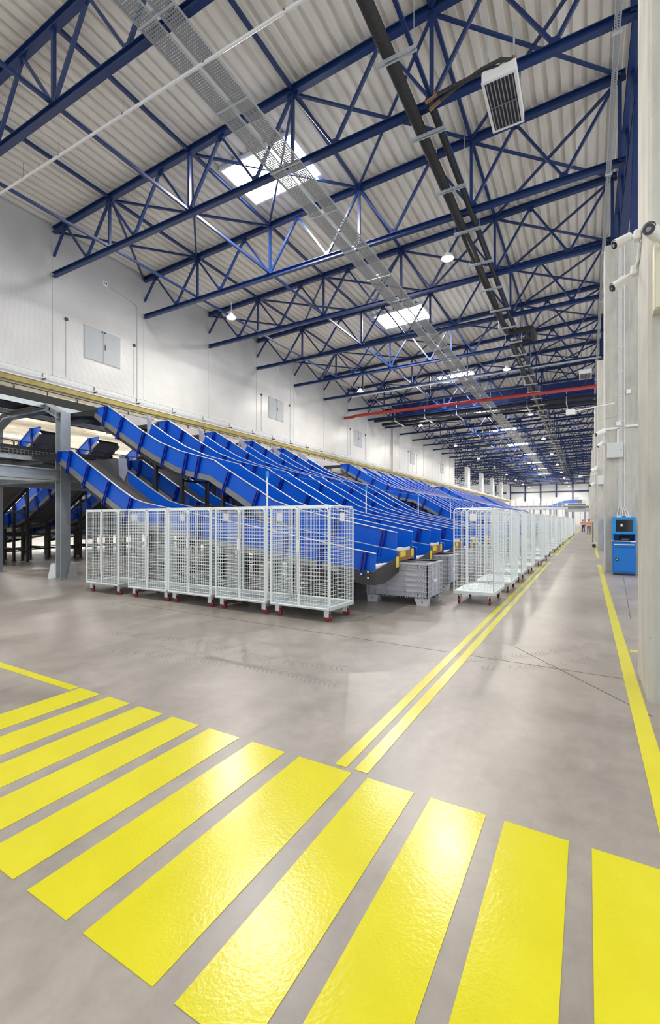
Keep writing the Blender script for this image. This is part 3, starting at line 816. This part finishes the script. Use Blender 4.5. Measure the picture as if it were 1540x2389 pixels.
# ---------------------------------------------------------------- sorter platform
for nm, z, lab in (('upper', 4.96, 'upper black sorter conveyor on the steel platform'), ('lower', 3.42, 'lower black sorter conveyor on the steel platform')):
    t = thing('sorter_conveyor', lab, 'conveyor', (-14.45, 0, z), 0, 'sorter conveyors')
    x0, x1 = -15.3, -13.6
    obj('belt', MB().box((x0+.2, -4, z+.10), (x1-.2, 75, z+.16)), 'black', t, world=True)
    for xx in (x0, x1-.06):
        obj('guard_panel', MB().box((xx, -4, z+.02), (xx+.06, 75, z+.24)), 'black', t, world=True)
        obj('side_rail', MB().box((xx-.02, -4, z-.14), (xx+.08, 75, z-.0)).box((xx-.04, -4, z-.14), (xx+.1, 75, z-.115)), 'galv', t, world=True)
    mb = MB(); y = -3.5
    while y < 40: mb.bar((x0, y, z-.12), (x1, y, z-.12), .1, .14); y += 1.6
    obj('cross_member', mb, 'rail', t, world=True)
    obj('underside_sheet', MB().box((x0+.2, -4, z-.02), (x1-.2, 75, z+.02)), 'black', t, world=True)
    mb = MB(); y = -3
    while y < 60:
        mb.bar((x1-.03, y, z+.24), (x1-.03, y, z+.34), .03, .03); mb.tube((x1-.03, y-.06, z+.36), (x1-.03, y-.03, z+.36), .025, 6); y += .9
    mb.bar((x1-.03, -4, z+.37), (x1-.03, 75, z+.37), .03, .02)
    obj('guide_rail', mb, 'black', t, world=True)
    if nm == 'upper': obj('fascia', MB().box((x1+.10, 9.5, z-.40), (x1+.13, 72, z+.20)), 'fascia', t, world=True)
    if nm == 'lower':
        w = MB()
        for zz in (z-.02, z+.05, z+.12): w.bar((x1+.12, -4, zz), (x1+.12, 75, zz), .012)
        y = -4
        while y < 40: w.bar((x1+.12, y, z-.04), (x1+.12, y, z+.13), .012); y += .1
        obj('wire_guard', w, 'rail', t, world=True)
p0 = None
for i in range(10):
    y = 7.69+6.5*i
    lab = 'grey steel portal frame carrying the sorter, nearest, with post before the cages' if i == 0 else nth(i)+' grey steel portal frame carrying the sorter, counted from the camera'
    if p0 is None:
        p0 = thing('portal_frame', lab, 'portal frame', (-14.45, y, 0), 0, 'portal frames under the sorter')
        for s in (-1, 1):
            pst = obj('post', MB().ibeam((s*1.75, 0, .02), (s*1.75, 0, 4.58), .26, .26, .03, .03, (1, 0, 0)), 'steelgrey', p0)
            obj('base_plate', MB().box((s*1.75-.2, -.2, 0), (s*1.75+.2, .2, .02)), 'steelgrey', pst)
            obj('haunch', MB().ibeam((s*1.75, 0, 4.5), (s*1.1, 0, 4.80), .26, .2, .03, .03, (0, 0, 1)), 'steelgrey', p0)
        obj('top_beam', MB().ibeam((-1.15, 0, 4.80), (1.15, 0, 4.80), .26, .2, .03, .03), 'steelgrey', p0)
        obj('cross_beam', MB().ibeam((-1.7, 0, 2.85), (1.7, 0, 2.85), .26, .3, .03, .03), 'steelgrey', p0)
        psn = snapshot(p0)
    else:
        o = copy_snap(psn); o.location = (-14.45, y, 0); o['label'] = lab
for i, x in enumerate((-16.2, -12.7)):
    mb = MB().ibeam((x, -4, 2.85), (x, 75, 2.85), .2, .3, .03, .02)
    tag(obj('platform_beam', mb, 'steelgrey', None, (x, 0, 2.85)), ['long grey beam under the far edge of the sorter', 'long grey beam under the near edge of the sorter'][i], 'beam', None, 'thing')
mb = MB().bar((-16.1, 1.0, 2.72), (-12.8, 7.5, 2.72), .09, .09).bar((-12.8, 1.0, 2.66), (-16.1, 7.5, 2.66), .09, .09)
tag(obj('platform_bracing', mb, 'galv', None, (-14, 4, 2.7)), 'galvanised diagonal bracing under the sorter platform', 'bracing')
for i, (dx, dy) in enumerate(((-.28, -.1), (.28, .1))):
    o = obj('bollard_plate', MB().prism([(-.14, 0), (.14, 0), (.06, .42), (-.06, .42)], -.02, .02), ['alu', 'rail'][i]); o.location = (-12.7+dx, 7.69+dy, 0); o.rotation_euler.z = 1.0
    tag(o, ['pale tapered guard plate left of the steel post foot', 'dark tapered guard plate right of the steel post foot'][i], 'guard plate')

# ---------------------------------------------------------------- roll cages
def wire_panel(mb, o, u, L, H, pu=.055, pv=.063, r=.0026):
    o = Vector(o); u = Vector(u); z = Vector((0, 0, 1))
    nu = int(round(L/pu)); nv = int(round(H/pv))
    for i in range(1, nu): mb.tube(o+u*(L*i/nu), o+u*(L*i/nu)+z*H, r, 4, caps=False)
    for j in range(1, nv): mb.tube(o+z*(H*j/nv), o+u*L+z*(H*j/nv), r, 4, caps=False)
def frame_panel(mb, o, u, L, H, r=.014):
    o = Vector(o); u = Vector(u); z = Vector((0, 0, 1)); c = .05
    mb.path([o, o+z*(H-c), o+z*(H-.015)+u*.015, o+z*H+u*c, o+z*H+u*(L-c), o+z*(H-.015)+u*(L-.015), o+z*(H-c)+u*L, o+u*L], r, 6)
    mb.tube(o+u*0+z*.012, o+u*L+z*.012, r, 6)
CL, CD, CZ, CH = 1.18, .74, .235, 1.60
def cage(lab, cat_group, loc, rz, doors=True, card=True):
    t = thing('roll_cage', lab, 'roll cage', loc, rz, cat_group)
    x0, y0 = -CL/2, -CD/2
    bf = MB()
    for a, b in (((x0, y0), (-x0, y0)), ((x0, -y0), (-x0, -y0)), ((x0, y0), (x0, -y0)), ((-x0, y0), (-x0, -y0))): bf.bar((*a, CZ-.02), (*b, CZ-.02), .035, .05)
    bf.box((x0, y0, CZ), (-x0, -y0, CZ+.004))
    obj('base_platform', bf, 'galv', t)
    def panel(nm, o, u, L):
        mb = MB(); frame_panel(mb, o, u, L, CH); wire_panel(mb, o, u, L, CH); return obj(nm, mb, 'wire', t)
    panel('back_panel', (x0, -y0, CZ), (1, 0, 0), CL)
    sp = panel('side_panel', (x0, y0, CZ), (0, 1, 0), CD); sp2 = panel('side_panel', (-x0, y0, CZ), (0, 1, 0), CD)
    if card: obj('document_card', MB().box((-x0+.006, y0+.30, CZ+1.36), (-x0+.010, y0+.44, CZ+1.50)), 'paper', sp2)
    if doors:
        panel('door', (x0+.02, y0-.015, CZ-.03), (1, 0, 0), CL/2-.03); d = panel('door', (.01, y0-.015, CZ-.03), (1, 0, 0), CL/2-.03)
        obj('latch', MB().box((-.03, y0-.05, CZ+.85), (.03, y0-.02, CZ+1.05)).tube((0, y0-.04, CZ+.2), (0, y0-.04, CZ+1.5), .01, 6), 'alu', d)
        tb_ = MB().bar((x0, y0, CZ+CH), (-x0, y0, CZ+CH), .03, .03); obj('top_rail', tb_, 'wire', t)
    else:
        mb = MB(); frame_panel(mb, (x0-.0, y0-.03, CZ-.1), (0, -1, 0), .1, CH+.1); obj('door', mb, 'wire', t)
    for sx in (-1, 1):
        for sy in (-1, 1):
            cx, cy = sx*(CL/2-.1), sy*(CD/2-.08)
            br = MB().box((cx-.04, cy-.035, CZ-.05), (cx+.04, cy+.035, CZ-.04)).box((cx-.045, cy-.03, .07), (cx+.045, cy-.022, CZ-.045)).box((cx-.045, cy+.022, .07), (cx+.045, cy+.03, CZ-.045))
            c = obj('caster', br, 'galv', t)
            w = obj('wheel', MB().tube((cx+.02, cy-.018, .062), (cx+.02, cy+.018, .062), .062, 16), 'wheel', c)
    return t
xs = [(-4.70, -3.47), (-5.93, -4.78), (-7.20, -6.06), (-8.42, -7.30), (-9.95, -8.80)]
labs = ['rightmost wire roll cage of the front row, whole side showing', 'second wire roll cage of the front row, from the right', 'middle wire roll cage of the front row',
        'wire roll cage second from the left in the front row', 'leftmost wire roll cage of the front row, beside the steel post']
c0 = None
for (a, b), lb in zip(xs, labs):
    xm = (a+b)/2; y = 6.36+CD/2-.035*(xm+3.5)
    rz = -.035+random.uniform(-.02, .02)
    if c0 is None: c0 = cage(lb, 'wire roll cages in the front row', (xm, y, 0), rz); csn = snapshot(c0)
    else:
        o = copy_snap(csn); o.location = (xm, y, 0); o.rotation_euler.z = rz; o['label'] = lb
ys = [9.1, 10.9, 12.95, 15.2, 17.9, 20.4, 23.0, 25.6, 28.3, 31.0, 34.0, 37.2, 40.5, 44.0, 47.5, 51.0, 55.0, 59.0, 63.0]
c1 = None
for i, y in enumerate(ys):
    lb = 'open wire roll cage nearest the camera in the row along the twin yellow lines' if i == 0 else nth(i)+' wire roll cage in the row along the twin yellow lines'
    xx = -1.90+(.04 if i % 3 == 1 else 0)+min(.35, .012*i*1.4); yy = y+CL/2
    if c1 is None:
        c1 = cage(lb, 'wire roll cages along the aisle', (xx, yy, 0), -PI/2, False); c1sn = snapshot(c1)
    else:
        src = csn if i % 3 == 2 else c1sn
        o = copy_snap(src); o.location = (xx, yy, 0); o.rotation_euler.z = -PI/2+random.uniform(-.05, .05); o['label'] = lb; o['group'] = 'wire roll cages along the aisle'

# ---------------------------------------------------------------- grey crates under the chutes
def crate(lab, loc, rz):
    t = thing('pallet_crate', lab, 'crate', loc, rz, 'grey plastic crates')
    L, D, z0, z1 = 1.24, .90, .14, .80; e = .03
    body = MB()
    body.box((-L/2, -D/2, z0), (L/2, -D/2+e, z1)).box((-L/2, D/2-e, z0), (L/2, D/2, z1)).box((-L/2, -D/2, z0), (-L/2+e, D/2, z1)).box((L/2-e, -D/2, z0), (L/2, D/2, z1)).box((-L/2, -D/2, z0), (L/2, D/2, z0+.03))
    obj('body', body, 'box', t)
    rb = MB(); q = .02
    for z in (.16, .25, .35, .45, .55, .66, .72):
        rb.box((-L/2-q, -D/2-q, z), (L/2+q, D/2+q, z+.012)) if False else None
        rb.box((-L/2-q, -D/2-q, z), (L/2+q, -D/2, z+.014)); rb.box((L/2, -D/2-q, z), (L/2+q, D/2+q, z+.014)); rb.box((-L/2-q, D/2, z), (L/2+q, D/2+q, z+.014)); rb.box((-L/2-q, -D/2-q, z), (-L/2, D/2+q, z+.014))
    for x in (-.6, -.56, -.52, -.44, -.18, .2, .44, .5, .56, .6): rb.box((x-.006, -D/2-q, z0), (x+.006, -D/2, z1)); rb.box((x-.006, D/2, z0), (x+.006, D/2+q, z1))
    for y in (-.43, -.36, -.24, 0, .24, .36, .43): rb.box((L/2, y-.006, z0), (L/2+q, y+.006, z1)); rb.box((-L/2-q, y-.006, z0), (-L/2, y+.006, z1))
    k = -.56
    while k < .58: rb.box((k-.004, -D/2-q, .70), (k+.004, -D/2, .78)); rb.box((k-.004, -D/2-q, z0), (k+.004, -D/2, .24)); k += .05
    obj('ribs', rb, 'box', t)
    rim = MB()
    for lo, hi in (((-L/2-.025, -D/2-.025), (L/2+.025, -D/2+e)), ((-L/2-.025, D/2-e), (L/2+.025, D/2+.025)), ((-L/2-.025, -D/2), (-L/2+e, D/2)), ((L/2-e, -D/2), (L/2+.025, D/2))): rim.box((*lo, z1-.03), (*hi, z1))
    obj('rim', rim, 'box', t)
    for sx in (-1, 1):
        for sy in (-1, 1):
            cx = sx*(L/2-.10); cy = sy*(D/2-.09)
            f = obj('foot', MB().prism([(cx-sx*.10, 0), (cx+sx*.09, 0), (cx+sx*.10, z0), (cx-sx*.16, z0)], cy-.09, cy+.09), 'box', t)
            obj('hole', MB().tube((cx, cy-.092, .07), (cx, cy-.090, .07), .014, 10), 'ink', f)
    obj('plate', MB().box((L/2+q, -.12, .42), (L/2+q+.004, .08, .47)), 'paper', t)
    return t
k0 = crate('grey plastic pallet crate in front, below the first black chute flap', (-3.22, 8.93, 0), -.02); ksn = snapshot(k0)
for i, (x, y) in enumerate(((-3.42, 11.15), (-3.45, 13.35), (-3.45, 15.5), (-3.45, 24.2), (-3.45, 26.4))):
    o = copy_snap(ksn); o.location = (x, y, 0); o['label'] = ['grey plastic pallet crate just behind the front crate', 'third grey pallet crate, seen through the nearest aisle cage', 'fourth grey pallet crate below the chute ends',
                                                                   'fifth grey pallet crate, beyond the chute gap', 'sixth grey pallet crate, beyond the chute gap'][i]

# signal poles with cable between
pl0 = None
for i in range(8):
    y = 7.13+4.5*i; lab = nth(i)+' thin white signal pole among the chutes, counted from the camera'
    if pl0 is None:
        pl0 = thing('signal_pole', lab, 'pole', (-5.3, y, 0), 0, 'white signal poles')
        obj('pole', MB().tube((0, 0, 0), (0, 0, 2.42), .018, 8), 'white', pl0); obj('cap', MB().tube((0, 0, 2.42), (0, 0, 2.54), .03, 8), 'wsblue2', pl0)
        obj('foot', MB().box((-.06, -.06, 0), (.06, .06, .01)), 'white', pl0); plsn = snapshot(pl0)
    else:
        o = copy_snap(plsn); o.location = (-5.3, y, 0); o['label'] = lab
tag(obj('signal_cable', MB().bar((-5.3, 7.13, 2.51), (-5.3, 7.13+4.5*7, 2.51), .01, .014), 'chute', None, (-5.3, 7.2, 2.51)), 'thin blue rail strung along the tops of the white poles', 'rail')

# ---------------------------------------------------------------- workstations
def workstation(lab, loc):
    t = thing('workstation_cabinet', lab, 'workstation', loc, 0, 'blue workstation cabinets')
    W, D = .58, .55
    bevel(obj('lower_cabinet', MB().box((0, .02, .05), (W, D, .99)), 'wsblue', t), .008)
    obj('plinth', MB().box((.02, .04, 0), (W-.02, D-.02, .05)), 'black', t)
    d = obj('door', MB().box((.02, 0, .10), (W-.02, .02, .80)), 'wsblue', t); bevel(d, .006)
    lk = obj('lock', MB().box((.07, -.012, .42), (.155, 0, .51)), 'black', d); obj('latch', MB().bar((.09, -.02, .45), (.135, -.02, .49), .03, .012), 'alu', lk)
    dr = obj('drawer', MB().box((.02, 0, .82), (W-.02, .02, .97)), 'wsblue', t); bevel(dr, .006)
    obj('handle', MB().box((.03, -.025, .885), (W-.03, 0, .915)), 'alu', dr)
    obj('worktop', MB().box((-.02, -.03, .99), (W+.01, D, 1.01)), 'alu', t)
    obj('name_strip', MB().box((W-.13, -.034, .975), (W-.01, -.030, 1.0)), 'paper', t)
    nk = MB().box((0, .02, 1.01), (.03, D, 1.20)).box((W-.03, .02, 1.01), (W, D, 1.20)).box((0, D-.03, 1.01), (W, D, 1.20))
    obj('printer_recess', nk, 'wsblue', t)
    obj('monitor_housing', MB().box((0, .02, 1.20), (W, D, 1.70)), 'wsblue2', t)
    fr = MB(); a = .08
    fr.box((0, 0, 1.20), (a, .02, 1.70)).box((W-a, 0, 1.20), (W, .02, 1.70)).box((a, 0, 1.20), (W-a, .02, 1.20+a)).box((a, 0, 1.63), (W-a, .02, 1.70))
    df = obj('door', fr, 'wsblue2', t); bevel(df, .008)
    sc = obj('window', MB().box((a, .008, 1.20+a), (W-a, .014, 1.63)), 'screen', df)
    obj('knob', MB().tube((.04, -.015, 1.44), (.04, 0, 1.44), .014, 10), 'white', df)
    obj('top_unit', MB().box((.12, .1, 1.70), (W-.12, .4, 1.75)), 'white', t)
    obj('dark_slot', MB().box((.24, .09, 1.71), (.34, .1, 1.74)), 'black', t)
    return t
def printer(loc, lab):
    t = thing('label_printer', lab, 'printer', loc, 0, 'label printers')
    bevel(obj('body', MB().prism([(0, 0), (.3, 0), (.3, .15), (.06, .15), (0, .07)], 0, .22, 'x'), 'black', t), .008)
    obj('slot', MB().box((.03, -.004, .03), (.19, 0, .04)), 'rail', t)
    return t
WS = [(.66, 16.10, 0), (.72, 27.92, 0), (.72, 39.70, 0)]
wl = ['blue workstation cabinet standing at the second concrete column', 'blue workstation cabinet half hidden behind the second column', 'farthest blue workstation cabinet by the columns']
w0 = workstation(wl[0], WS[0]); wsn = snapshot(w0)
o = copy_snap(wsn); o.location = WS[1]; o['label'] = wl[1]
p0_ = printer((.66+.21, 16.2, 1.01), 'black label printer in the recess of the nearest blue workstation')
# items behind the workstation window
tag(obj('scanner', MB().box((.0, 0, 0), (.05, .03, .08)), 'paper', None), 'pale scanner behind the workstation window', 'scanner').location = (.86, 16.075, 1.43)

# fittings on the second column
Y2 = 4.94+11.78
t = thing('conduit_bundle', 'bundle of thin white conduits down the second column to the workstation', 'conduit', (.93, Y2, 1.75))
for k in range(5):
    x = .85+.034*k
    obj('conduit', MB().path([(.80+.075*k, Y2-.12, 1.75), (.82+.06*k, Y2-.05, 1.9), (x, Y2-.02, 2.05), (x, Y2-.02, 10.0)], .011, 6), 'white', t, world=True)
mb = MB()
for k in range(10): mb.box((.85, Y2-.034, 2.4+.75*k), (1.01, Y2-.005, 2.412+.75*k))
obj('clip', mb, 'alu', t, world=True)
def wall_cabinet(loc, lab, s=1.0):
    t = thing('junction_cabinet', lab, 'cabinet', loc, 0, 'grey junction cabinets')
    bevel(obj('body', MB().box((0, -.16*s, 0), (.42*s, 0, .46*s)), 'cab', t), .008)
    d = obj('door', MB().box((.01, -.175*s, .01), (.41*s, -.16*s, .45*s)), 'cab', t); obj('lock', MB().tube((.37*s, -.185*s, .23*s), (.37*s, -.175*s, .23*s), .012, 8), 'black', d)
    return t
wall_cabinet((.53, Y2, 3.52), 'light grey junction cabinet on the second concrete column')
wall_cabinet((.49, Y2+11.78, 3.52), 'light grey junction cabinet on the third column, partly hidden')
tag(obj('cable_trunking', MB().box((.47, Y2-.05, 4.40), (.84, Y2, 4.46)).box((1.02, Y2-.05, 4.44), (1.40, Y2, 4.50)).box((1.36, Y2-.05, 4.32), (1.40, Y2, 4.48)).box((.80, Y2-.05, 3.98), (.84, Y2, 4.42)), 'white', None, (.9, Y2, 4.4)),
    'white cable trunking across the second column above the grey cabinet', 'trunking')
tag(obj('motion_sensor', MB().box((.78, Y2-.09, 4.50), (.90, Y2, 4.62)), 'white', None, (.84, Y2, 4.5)), 'small white sensor with black eye on the second column trunking', 'sensor')
t = bpy.data.objects[-1] if False else None
tag(obj('junction_box', MB().box((1.04, Y2-.06, 5.45), (1.16, Y2, 5.57)), 'white', None, (1.1, Y2, 5.5)), 'small white junction box beside the conduits on the second column', 'box')

def bullet_camera(lab, mount, head, target, s=1.0, arm=True):
    t = thing('security_camera', lab, 'camera', mount, 0, 'white security cameras')
    m0 = Vector((0, 0, 0)); h = Vector(head)-Vector(mount); d = (Vector(target)-Vector(head)).normalized()
    b = obj('body', MB().tube(h-d*.11*s, h+d*.11*s, .05*s, 16), 'white', t); bevel(b, .008)
    obj('sunshade', MB().tube(h-d*.10*s+Vector((0, 0, .012)), h+d*.115*s+Vector((0, 0, .012)), .053*s, 16, caps=False), 'white', b)
    l = obj('lens', MB().tube(h+d*.108*s, h+d*.118*s, .044*s, 16), 'screen', t); obj('lens_ring', MB().tube(h+d*.118*s, h+d*.124*s, .02*s, 12), 'rail', l)
    if arm:
        obj('arm', MB().path([m0, h*.5+Vector((0, 0, .015)), h-d*.09*s], .018*s, 8), 'white', t)
        bevel(obj('mount', MB().box((-.06*s, -.06*s, -.06*s), (.02*s, .06*s, .06*s)), 'white', t), .015)
    return t
bullet_camera('large white security camera with round black lens at the right frame edge', (.62, 4.90, 3.86), (.47, 4.58, 3.94), (-.02, 3.3, 3.75), .95)
bullet_camera('white security camera upper on the side of the nearest column', (.45, 5.50, 4.42), (.31, 5.50, 4.40), (-.25, 5.2, 4.1), .8)
bullet_camera('white security camera lower on the side of the nearest column', (.45, 5.84, 4.23), (.30, 5.82, 4.12), (-.25, 5.5, 3.72), .8)
bullet_camera('small white security camera at the left end of the second column trunking', (.47, Y2-.03, 4.36), (.36, Y2-.18, 4.30), (-.6, Y2-.6, 3.9), 1.3)
bullet_camera('tiny white security camera below the trunking on the second column edge', (.44, Y2+.1, 4.02), (.36, Y2+.0, 3.97), (-.3, Y2-.3, 3.3), .9)
bullet_camera('white security camera on the third column above its grey cabinet', (.44, Y2+11.7, 4.38), (.30, Y2+11.6, 4.30), (-.6, Y2+11, 3.9), 1.6)
bullet_camera('distant white security camera on the fourth column', (.44, Y2+23.5, 4.38), (.28, Y2+23.4, 4.30), (-.6, Y2+22, 3.9), 1.9)
tag(obj('conduit_elbow', MB().path([(.46, 5.52, 4.36), (.455, 5.66, 4.25), (.455, 5.82, 4.28)], .016, 6), 'white', None), 'short white conduit linking the two cameras on the nearest column', 'conduit')
t = thing('control_box', 'cream control box on the face of the nearest column', 'box', (.50, 4.94, 3.40))
bevel(obj('body', MB().box((0, -.14, 0), (.5, 0, .56)), 'cream', t), .006); obj('door', MB().box((.01, -.152, .01), (.49, -.14, .55)), 'cream', t)
# sensor arms reaching from the columns
for i, (y, lb) in enumerate(((16.3, 'white sensor arm reaching from the second column above the aisle'), (40.2, 'white sensor arm farther down, reaching from a column over the aisle'))):
    t = thing('sensor_arm', lb, 'sensor arm', (.5, y, 5.0), 0, 'white sensor arms')
    obj('arm', MB().tube((.22, 0, .12), (-.85, 0, .0), .022, 8), 'white', t); obj('antenna_box', MB().box((-1.08, -.06, -.1), (-.82, .06, .06)), 'white', t)

# ---------------------------------------------------------------- trolley and people
t = thing('platform_trolley', 'flat platform trolley parked in the aisle by the columns', 'trolley', (.36, 31.7, 0))
obj('deck', MB().box((-.08, 0, .22), (.62, 1.0, .30)), 'galv', t)
obj('handle', MB().path([(-.06, .02, .3), (-.06, .02, 1.5), (-.06, .9, 1.5), (-.06, .9, .3)], .04, 8), 'rail', t)
for x, y in ((0, .1), (.55, .1), (0, .9), (.55, .9)): obj('wheel', MB().tube((x, y-.02, .1), (x, y+.02, .1), .1, 14), 'rubber', t)

def person(lab, loc, rz, trousers, lean):
    t = thing('person', lab, 'person', loc, rz, None)
    P = {'pel': (0, 0, .95), 'chest': (0, lean*.5, 1.25), 'neck': (0, lean, 1.47), 'head': (0, lean*1.25, 1.60), 'top': (0, lean*1.3, 1.73),
         'hl': (-.10, 0, .90), 'kl': (-.12, .05, .50), 'al': (-.12, -.02, .08), 'tl': (-.13, .14, .04),
         'hr': (.10, 0, .90), 'kr': (.12, .02, .50), 'ar': (.13, -.05, .08), 'tr': (.14, .11, .04),
         'sl': (-.19, lean*.9, 1.40), 'el': (-.27, lean+.08, 1.14), 'wl': (-.20, lean+.28, 1.02), 'fl': (-.18, lean+.36, 1.00),
         'sr': (.19, lean*.9, 1.40), 'er': (.27, lean+.08, 1.14), 'wr': (.20, lean+.28, 1.02), 'fr': (.18, lean+.36, 1.00)}
    R = dict(pel=.15, chest=.16, neck=.06, head=.095, top=.08, hl=.10, kl=.07, al=.05, tl=.045, hr=.10, kr=.07, ar=.05, tr=.045, sl=.07, el=.05, wl=.035, fl=.04, sr=.07, er=.05, wr=.035, fr=.04)
    E = [('pel', 'chest'), ('chest', 'neck'), ('neck', 'head'), ('head', 'top'), ('pel', 'hl'), ('hl', 'kl'), ('kl', 'al'), ('al', 'tl'), ('pel', 'hr'), ('hr', 'kr'), ('kr', 'ar'), ('ar', 'tr'),
         ('chest', 'sl'), ('sl', 'el'), ('el', 'wl'), ('wl', 'fl'), ('chest', 'sr'), ('sr', 'er'), ('er', 'wr'), ('wr', 'fr')]
    def skin(nm, keys, edges, grow, mat):
        me = bpy.data.meshes.new(nm); ix = {k: i for i, k in enumerate(keys)}
        me.from_pydata([P[k] for k in keys], [(ix[a], ix[b]) for a, b in edges], []); me.materials.append(M[mat])
        o = bpy.data.objects.new(nm, me); COL.objects.link(o); o.parent = t
        sk_ = o.modifiers.new('skin', 'SKIN'); sl = me.skin_vertices[0].data if me.skin_vertices else None
        if sl is None:
            me.attributes; bpy.context.view_layer.update()
        if me.skin_vertices:
            for k in keys:
                v = me.skin_vertices[0].data[ix[k]]; v.radius = (R[k]*grow, R[k]*grow*.8 if k in ('pel', 'chest') else R[k]*grow); v.use_root = (k == keys[0])
        sb = o.modifiers.new('sub', 'SUBSURF'); sb.levels = 2; sb.render_levels = 2
        return o
    skin('body', list(P), E, 1.0, 'skin')
    skin('trousers', ['pel', 'hl', 'kl', 'al', 'hr', 'kr', 'ar'], [e for e in E if all(q in ('pel', 'hl', 'kl', 'al', 'hr', 'kr', 'ar') for q in e)], 1.15, trousers)
    v = skin('vest', ['chest', 'pel', 'sl', 'sr', 'el', 'er'], [('chest', 'pel'), ('chest', 'sl'), ('chest', 'sr'), ('sl', 'el'), ('sr', 'er')], 1.16, 'vest')
    hd = Vector(P['head'])
    obj('hair', MB().lathe([(.10, .02), (.112, .07), (.10, .13), (.06, .17), (.01, .185)], 14, (hd.x, hd.y-.015, hd.z)), 'hair', t, smooth=True)
    obj('reflective_band', MB().lathe([(.205, 0), (.205, .05)], 18, (0, lean*.3, 1.08)), 'band', t)
    for s in (-1, 1):
        obj('shoe', MB().box((s*.13-.05, -.10, 0), (s*.13+.05, .18, .09)), 'black', t)
        for f in range(5):
            pass
    return t
person('person in orange vest and navy trousers beside the far cages', (-.48, 75.5, 0), .5, 'navycloth', .12)
person('person in orange vest and grey trousers by the far columns', (.18, 62.0, 0), PI, 'greycloth', .08)

# ---------------------------------------------------------------- far end of the hall
t = thing('far_gallery', 'pale steel gallery with railings near the far end wall', 'gallery', (-13, 118, 0))
obj('deck', MB().box((-25, 118, 4.2), (-3.5, 121, 4.7)), 'galv', t, world=True)
mb = MB()
for k in range(9): mb.bar((-24.5+k*2.55, 118.2, 0), (-24.5+k*2.55, 118.2, 4.2), .3, .3)
obj('post', mb, 'steelgrey', t, world=True)
mb = MB()
for z in (5.1, 5.5, 5.9): mb.bar((-25, 118, z), (-3.5, 118, z), .07)
for k in range(22): mb.bar((-25+k*1.0, 118, 4.7), (-25+k*1.0, 118, 5.9), .07)
obj('railing', mb, 'white', t, world=True)
t = thing('far_bridge', 'grey steel conveyor bridge crossing over the far aisle', 'bridge', (-2, 105, 0))
obj('girder', MB().box((-4.0, 105, 3.4), (1.6, 106.5, 4.0)), 'steelgrey', t, world=True)
obj('machinery', MB().box((-3.4, 105.2, 4.0), (-.2, 106.2, 5.0)).box((-1.6, 105, 4.4), (-.9, 106, 5.8)), 'rail', t, world=True)
mb = MB()
for z in (4.6, 5.1): mb.bar((-4, 104.9, z), (1.5, 104.9, z), .06)
obj('railing', mb, 'white', t, world=True)
obj('post', MB().bar((-3.8, 105.7, 0), (-3.8, 105.7, 3.4), .4, .4), 'steelgrey', t, world=True)
t = thing('far_conveyor', 'haze-paled blue inclined conveyor near the far end wall', 'conveyor', (-6, 140, 0))
obj('belt', MB().prism([(-10.5, 5.2), (-5.5, 7.0), (-2.2, 7.2), (-1.3, 6.6), (-1.3, 6.0), (-2.5, 6.4), (-5.3, 6.1), (-10.5, 4.5)], 140, 142), 'hazeblue', t, world=True)
mb = MB()
for k in range(7): mb.bar((-10+k*1.4, 141, 0), (-10+k*1.4, 141, 4.6+min(1.5, .4*k)), .2, .2)
obj('leg', mb, 'galv', t, world=True)
t = thing('far_sorter', 'white machinery boxes of a distant sorter on a platform', 'sorter', (-4, 150, 0))
mb = MB()
for k in range(14): mb.box((-22+k*1.7, 150, 6.0), (-20.8+k*1.7, 152, 7.4+.5*(k % 3)))
obj('cabinets', mb, 'white', t, world=True)
obj('platform', MB().box((-24, 149.5, 5.2), (1, 153, 6.0)), 'rail', t, world=True)
mb = MB()
for k in range(6): mb.bar((-23+k*4.5, 151, 0), (-23+k*4.5, 151, 5.2), .5, .5)
obj('leg', mb, 'steelgrey', t, world=True)

# ---------------------------------------------------------------- light, camera
W = bpy.data.worlds.new('daylight'); SC.world = W; W.use_nodes = True
bg = next(n for n in W.node_tree.nodes if n.type == 'BACKGROUND')
bg.inputs['Color'].default_value = (.96, .98, 1.0, 1); bg.inputs['Strength'].default_value = 1.0

f = 1085.0
cd = bpy.data.cameras.new('camera'); cam = bpy.data.objects.new('camera', cd); COL.objects.link(cam)
cam.location = (0, 0, 1.6); cam.rotation_euler = (PI/2, 0, math.atan2(600, f))
cd.sensor_fit = 'HORIZONTAL'; cd.sensor_width = 36; cd.lens = 36*f/1540; cd.shift_y = 20.5/1540; cd.clip_end = 600; cd.clip_start = .05
SC.camera = cam
vs = SC.view_settings; vs.view_transform = 'Standard'; vs.look = 'None'; vs.gamma = 1; vs.use_curve_mapping = False; vs.exposure = 0.50
SC.cycles.max_bounces = 10; SC.cycles.diffuse_bounces = 6; SC.cycles.transparent_max_bounces = 16
SC.cycles.sample_clamp_indirect = 8
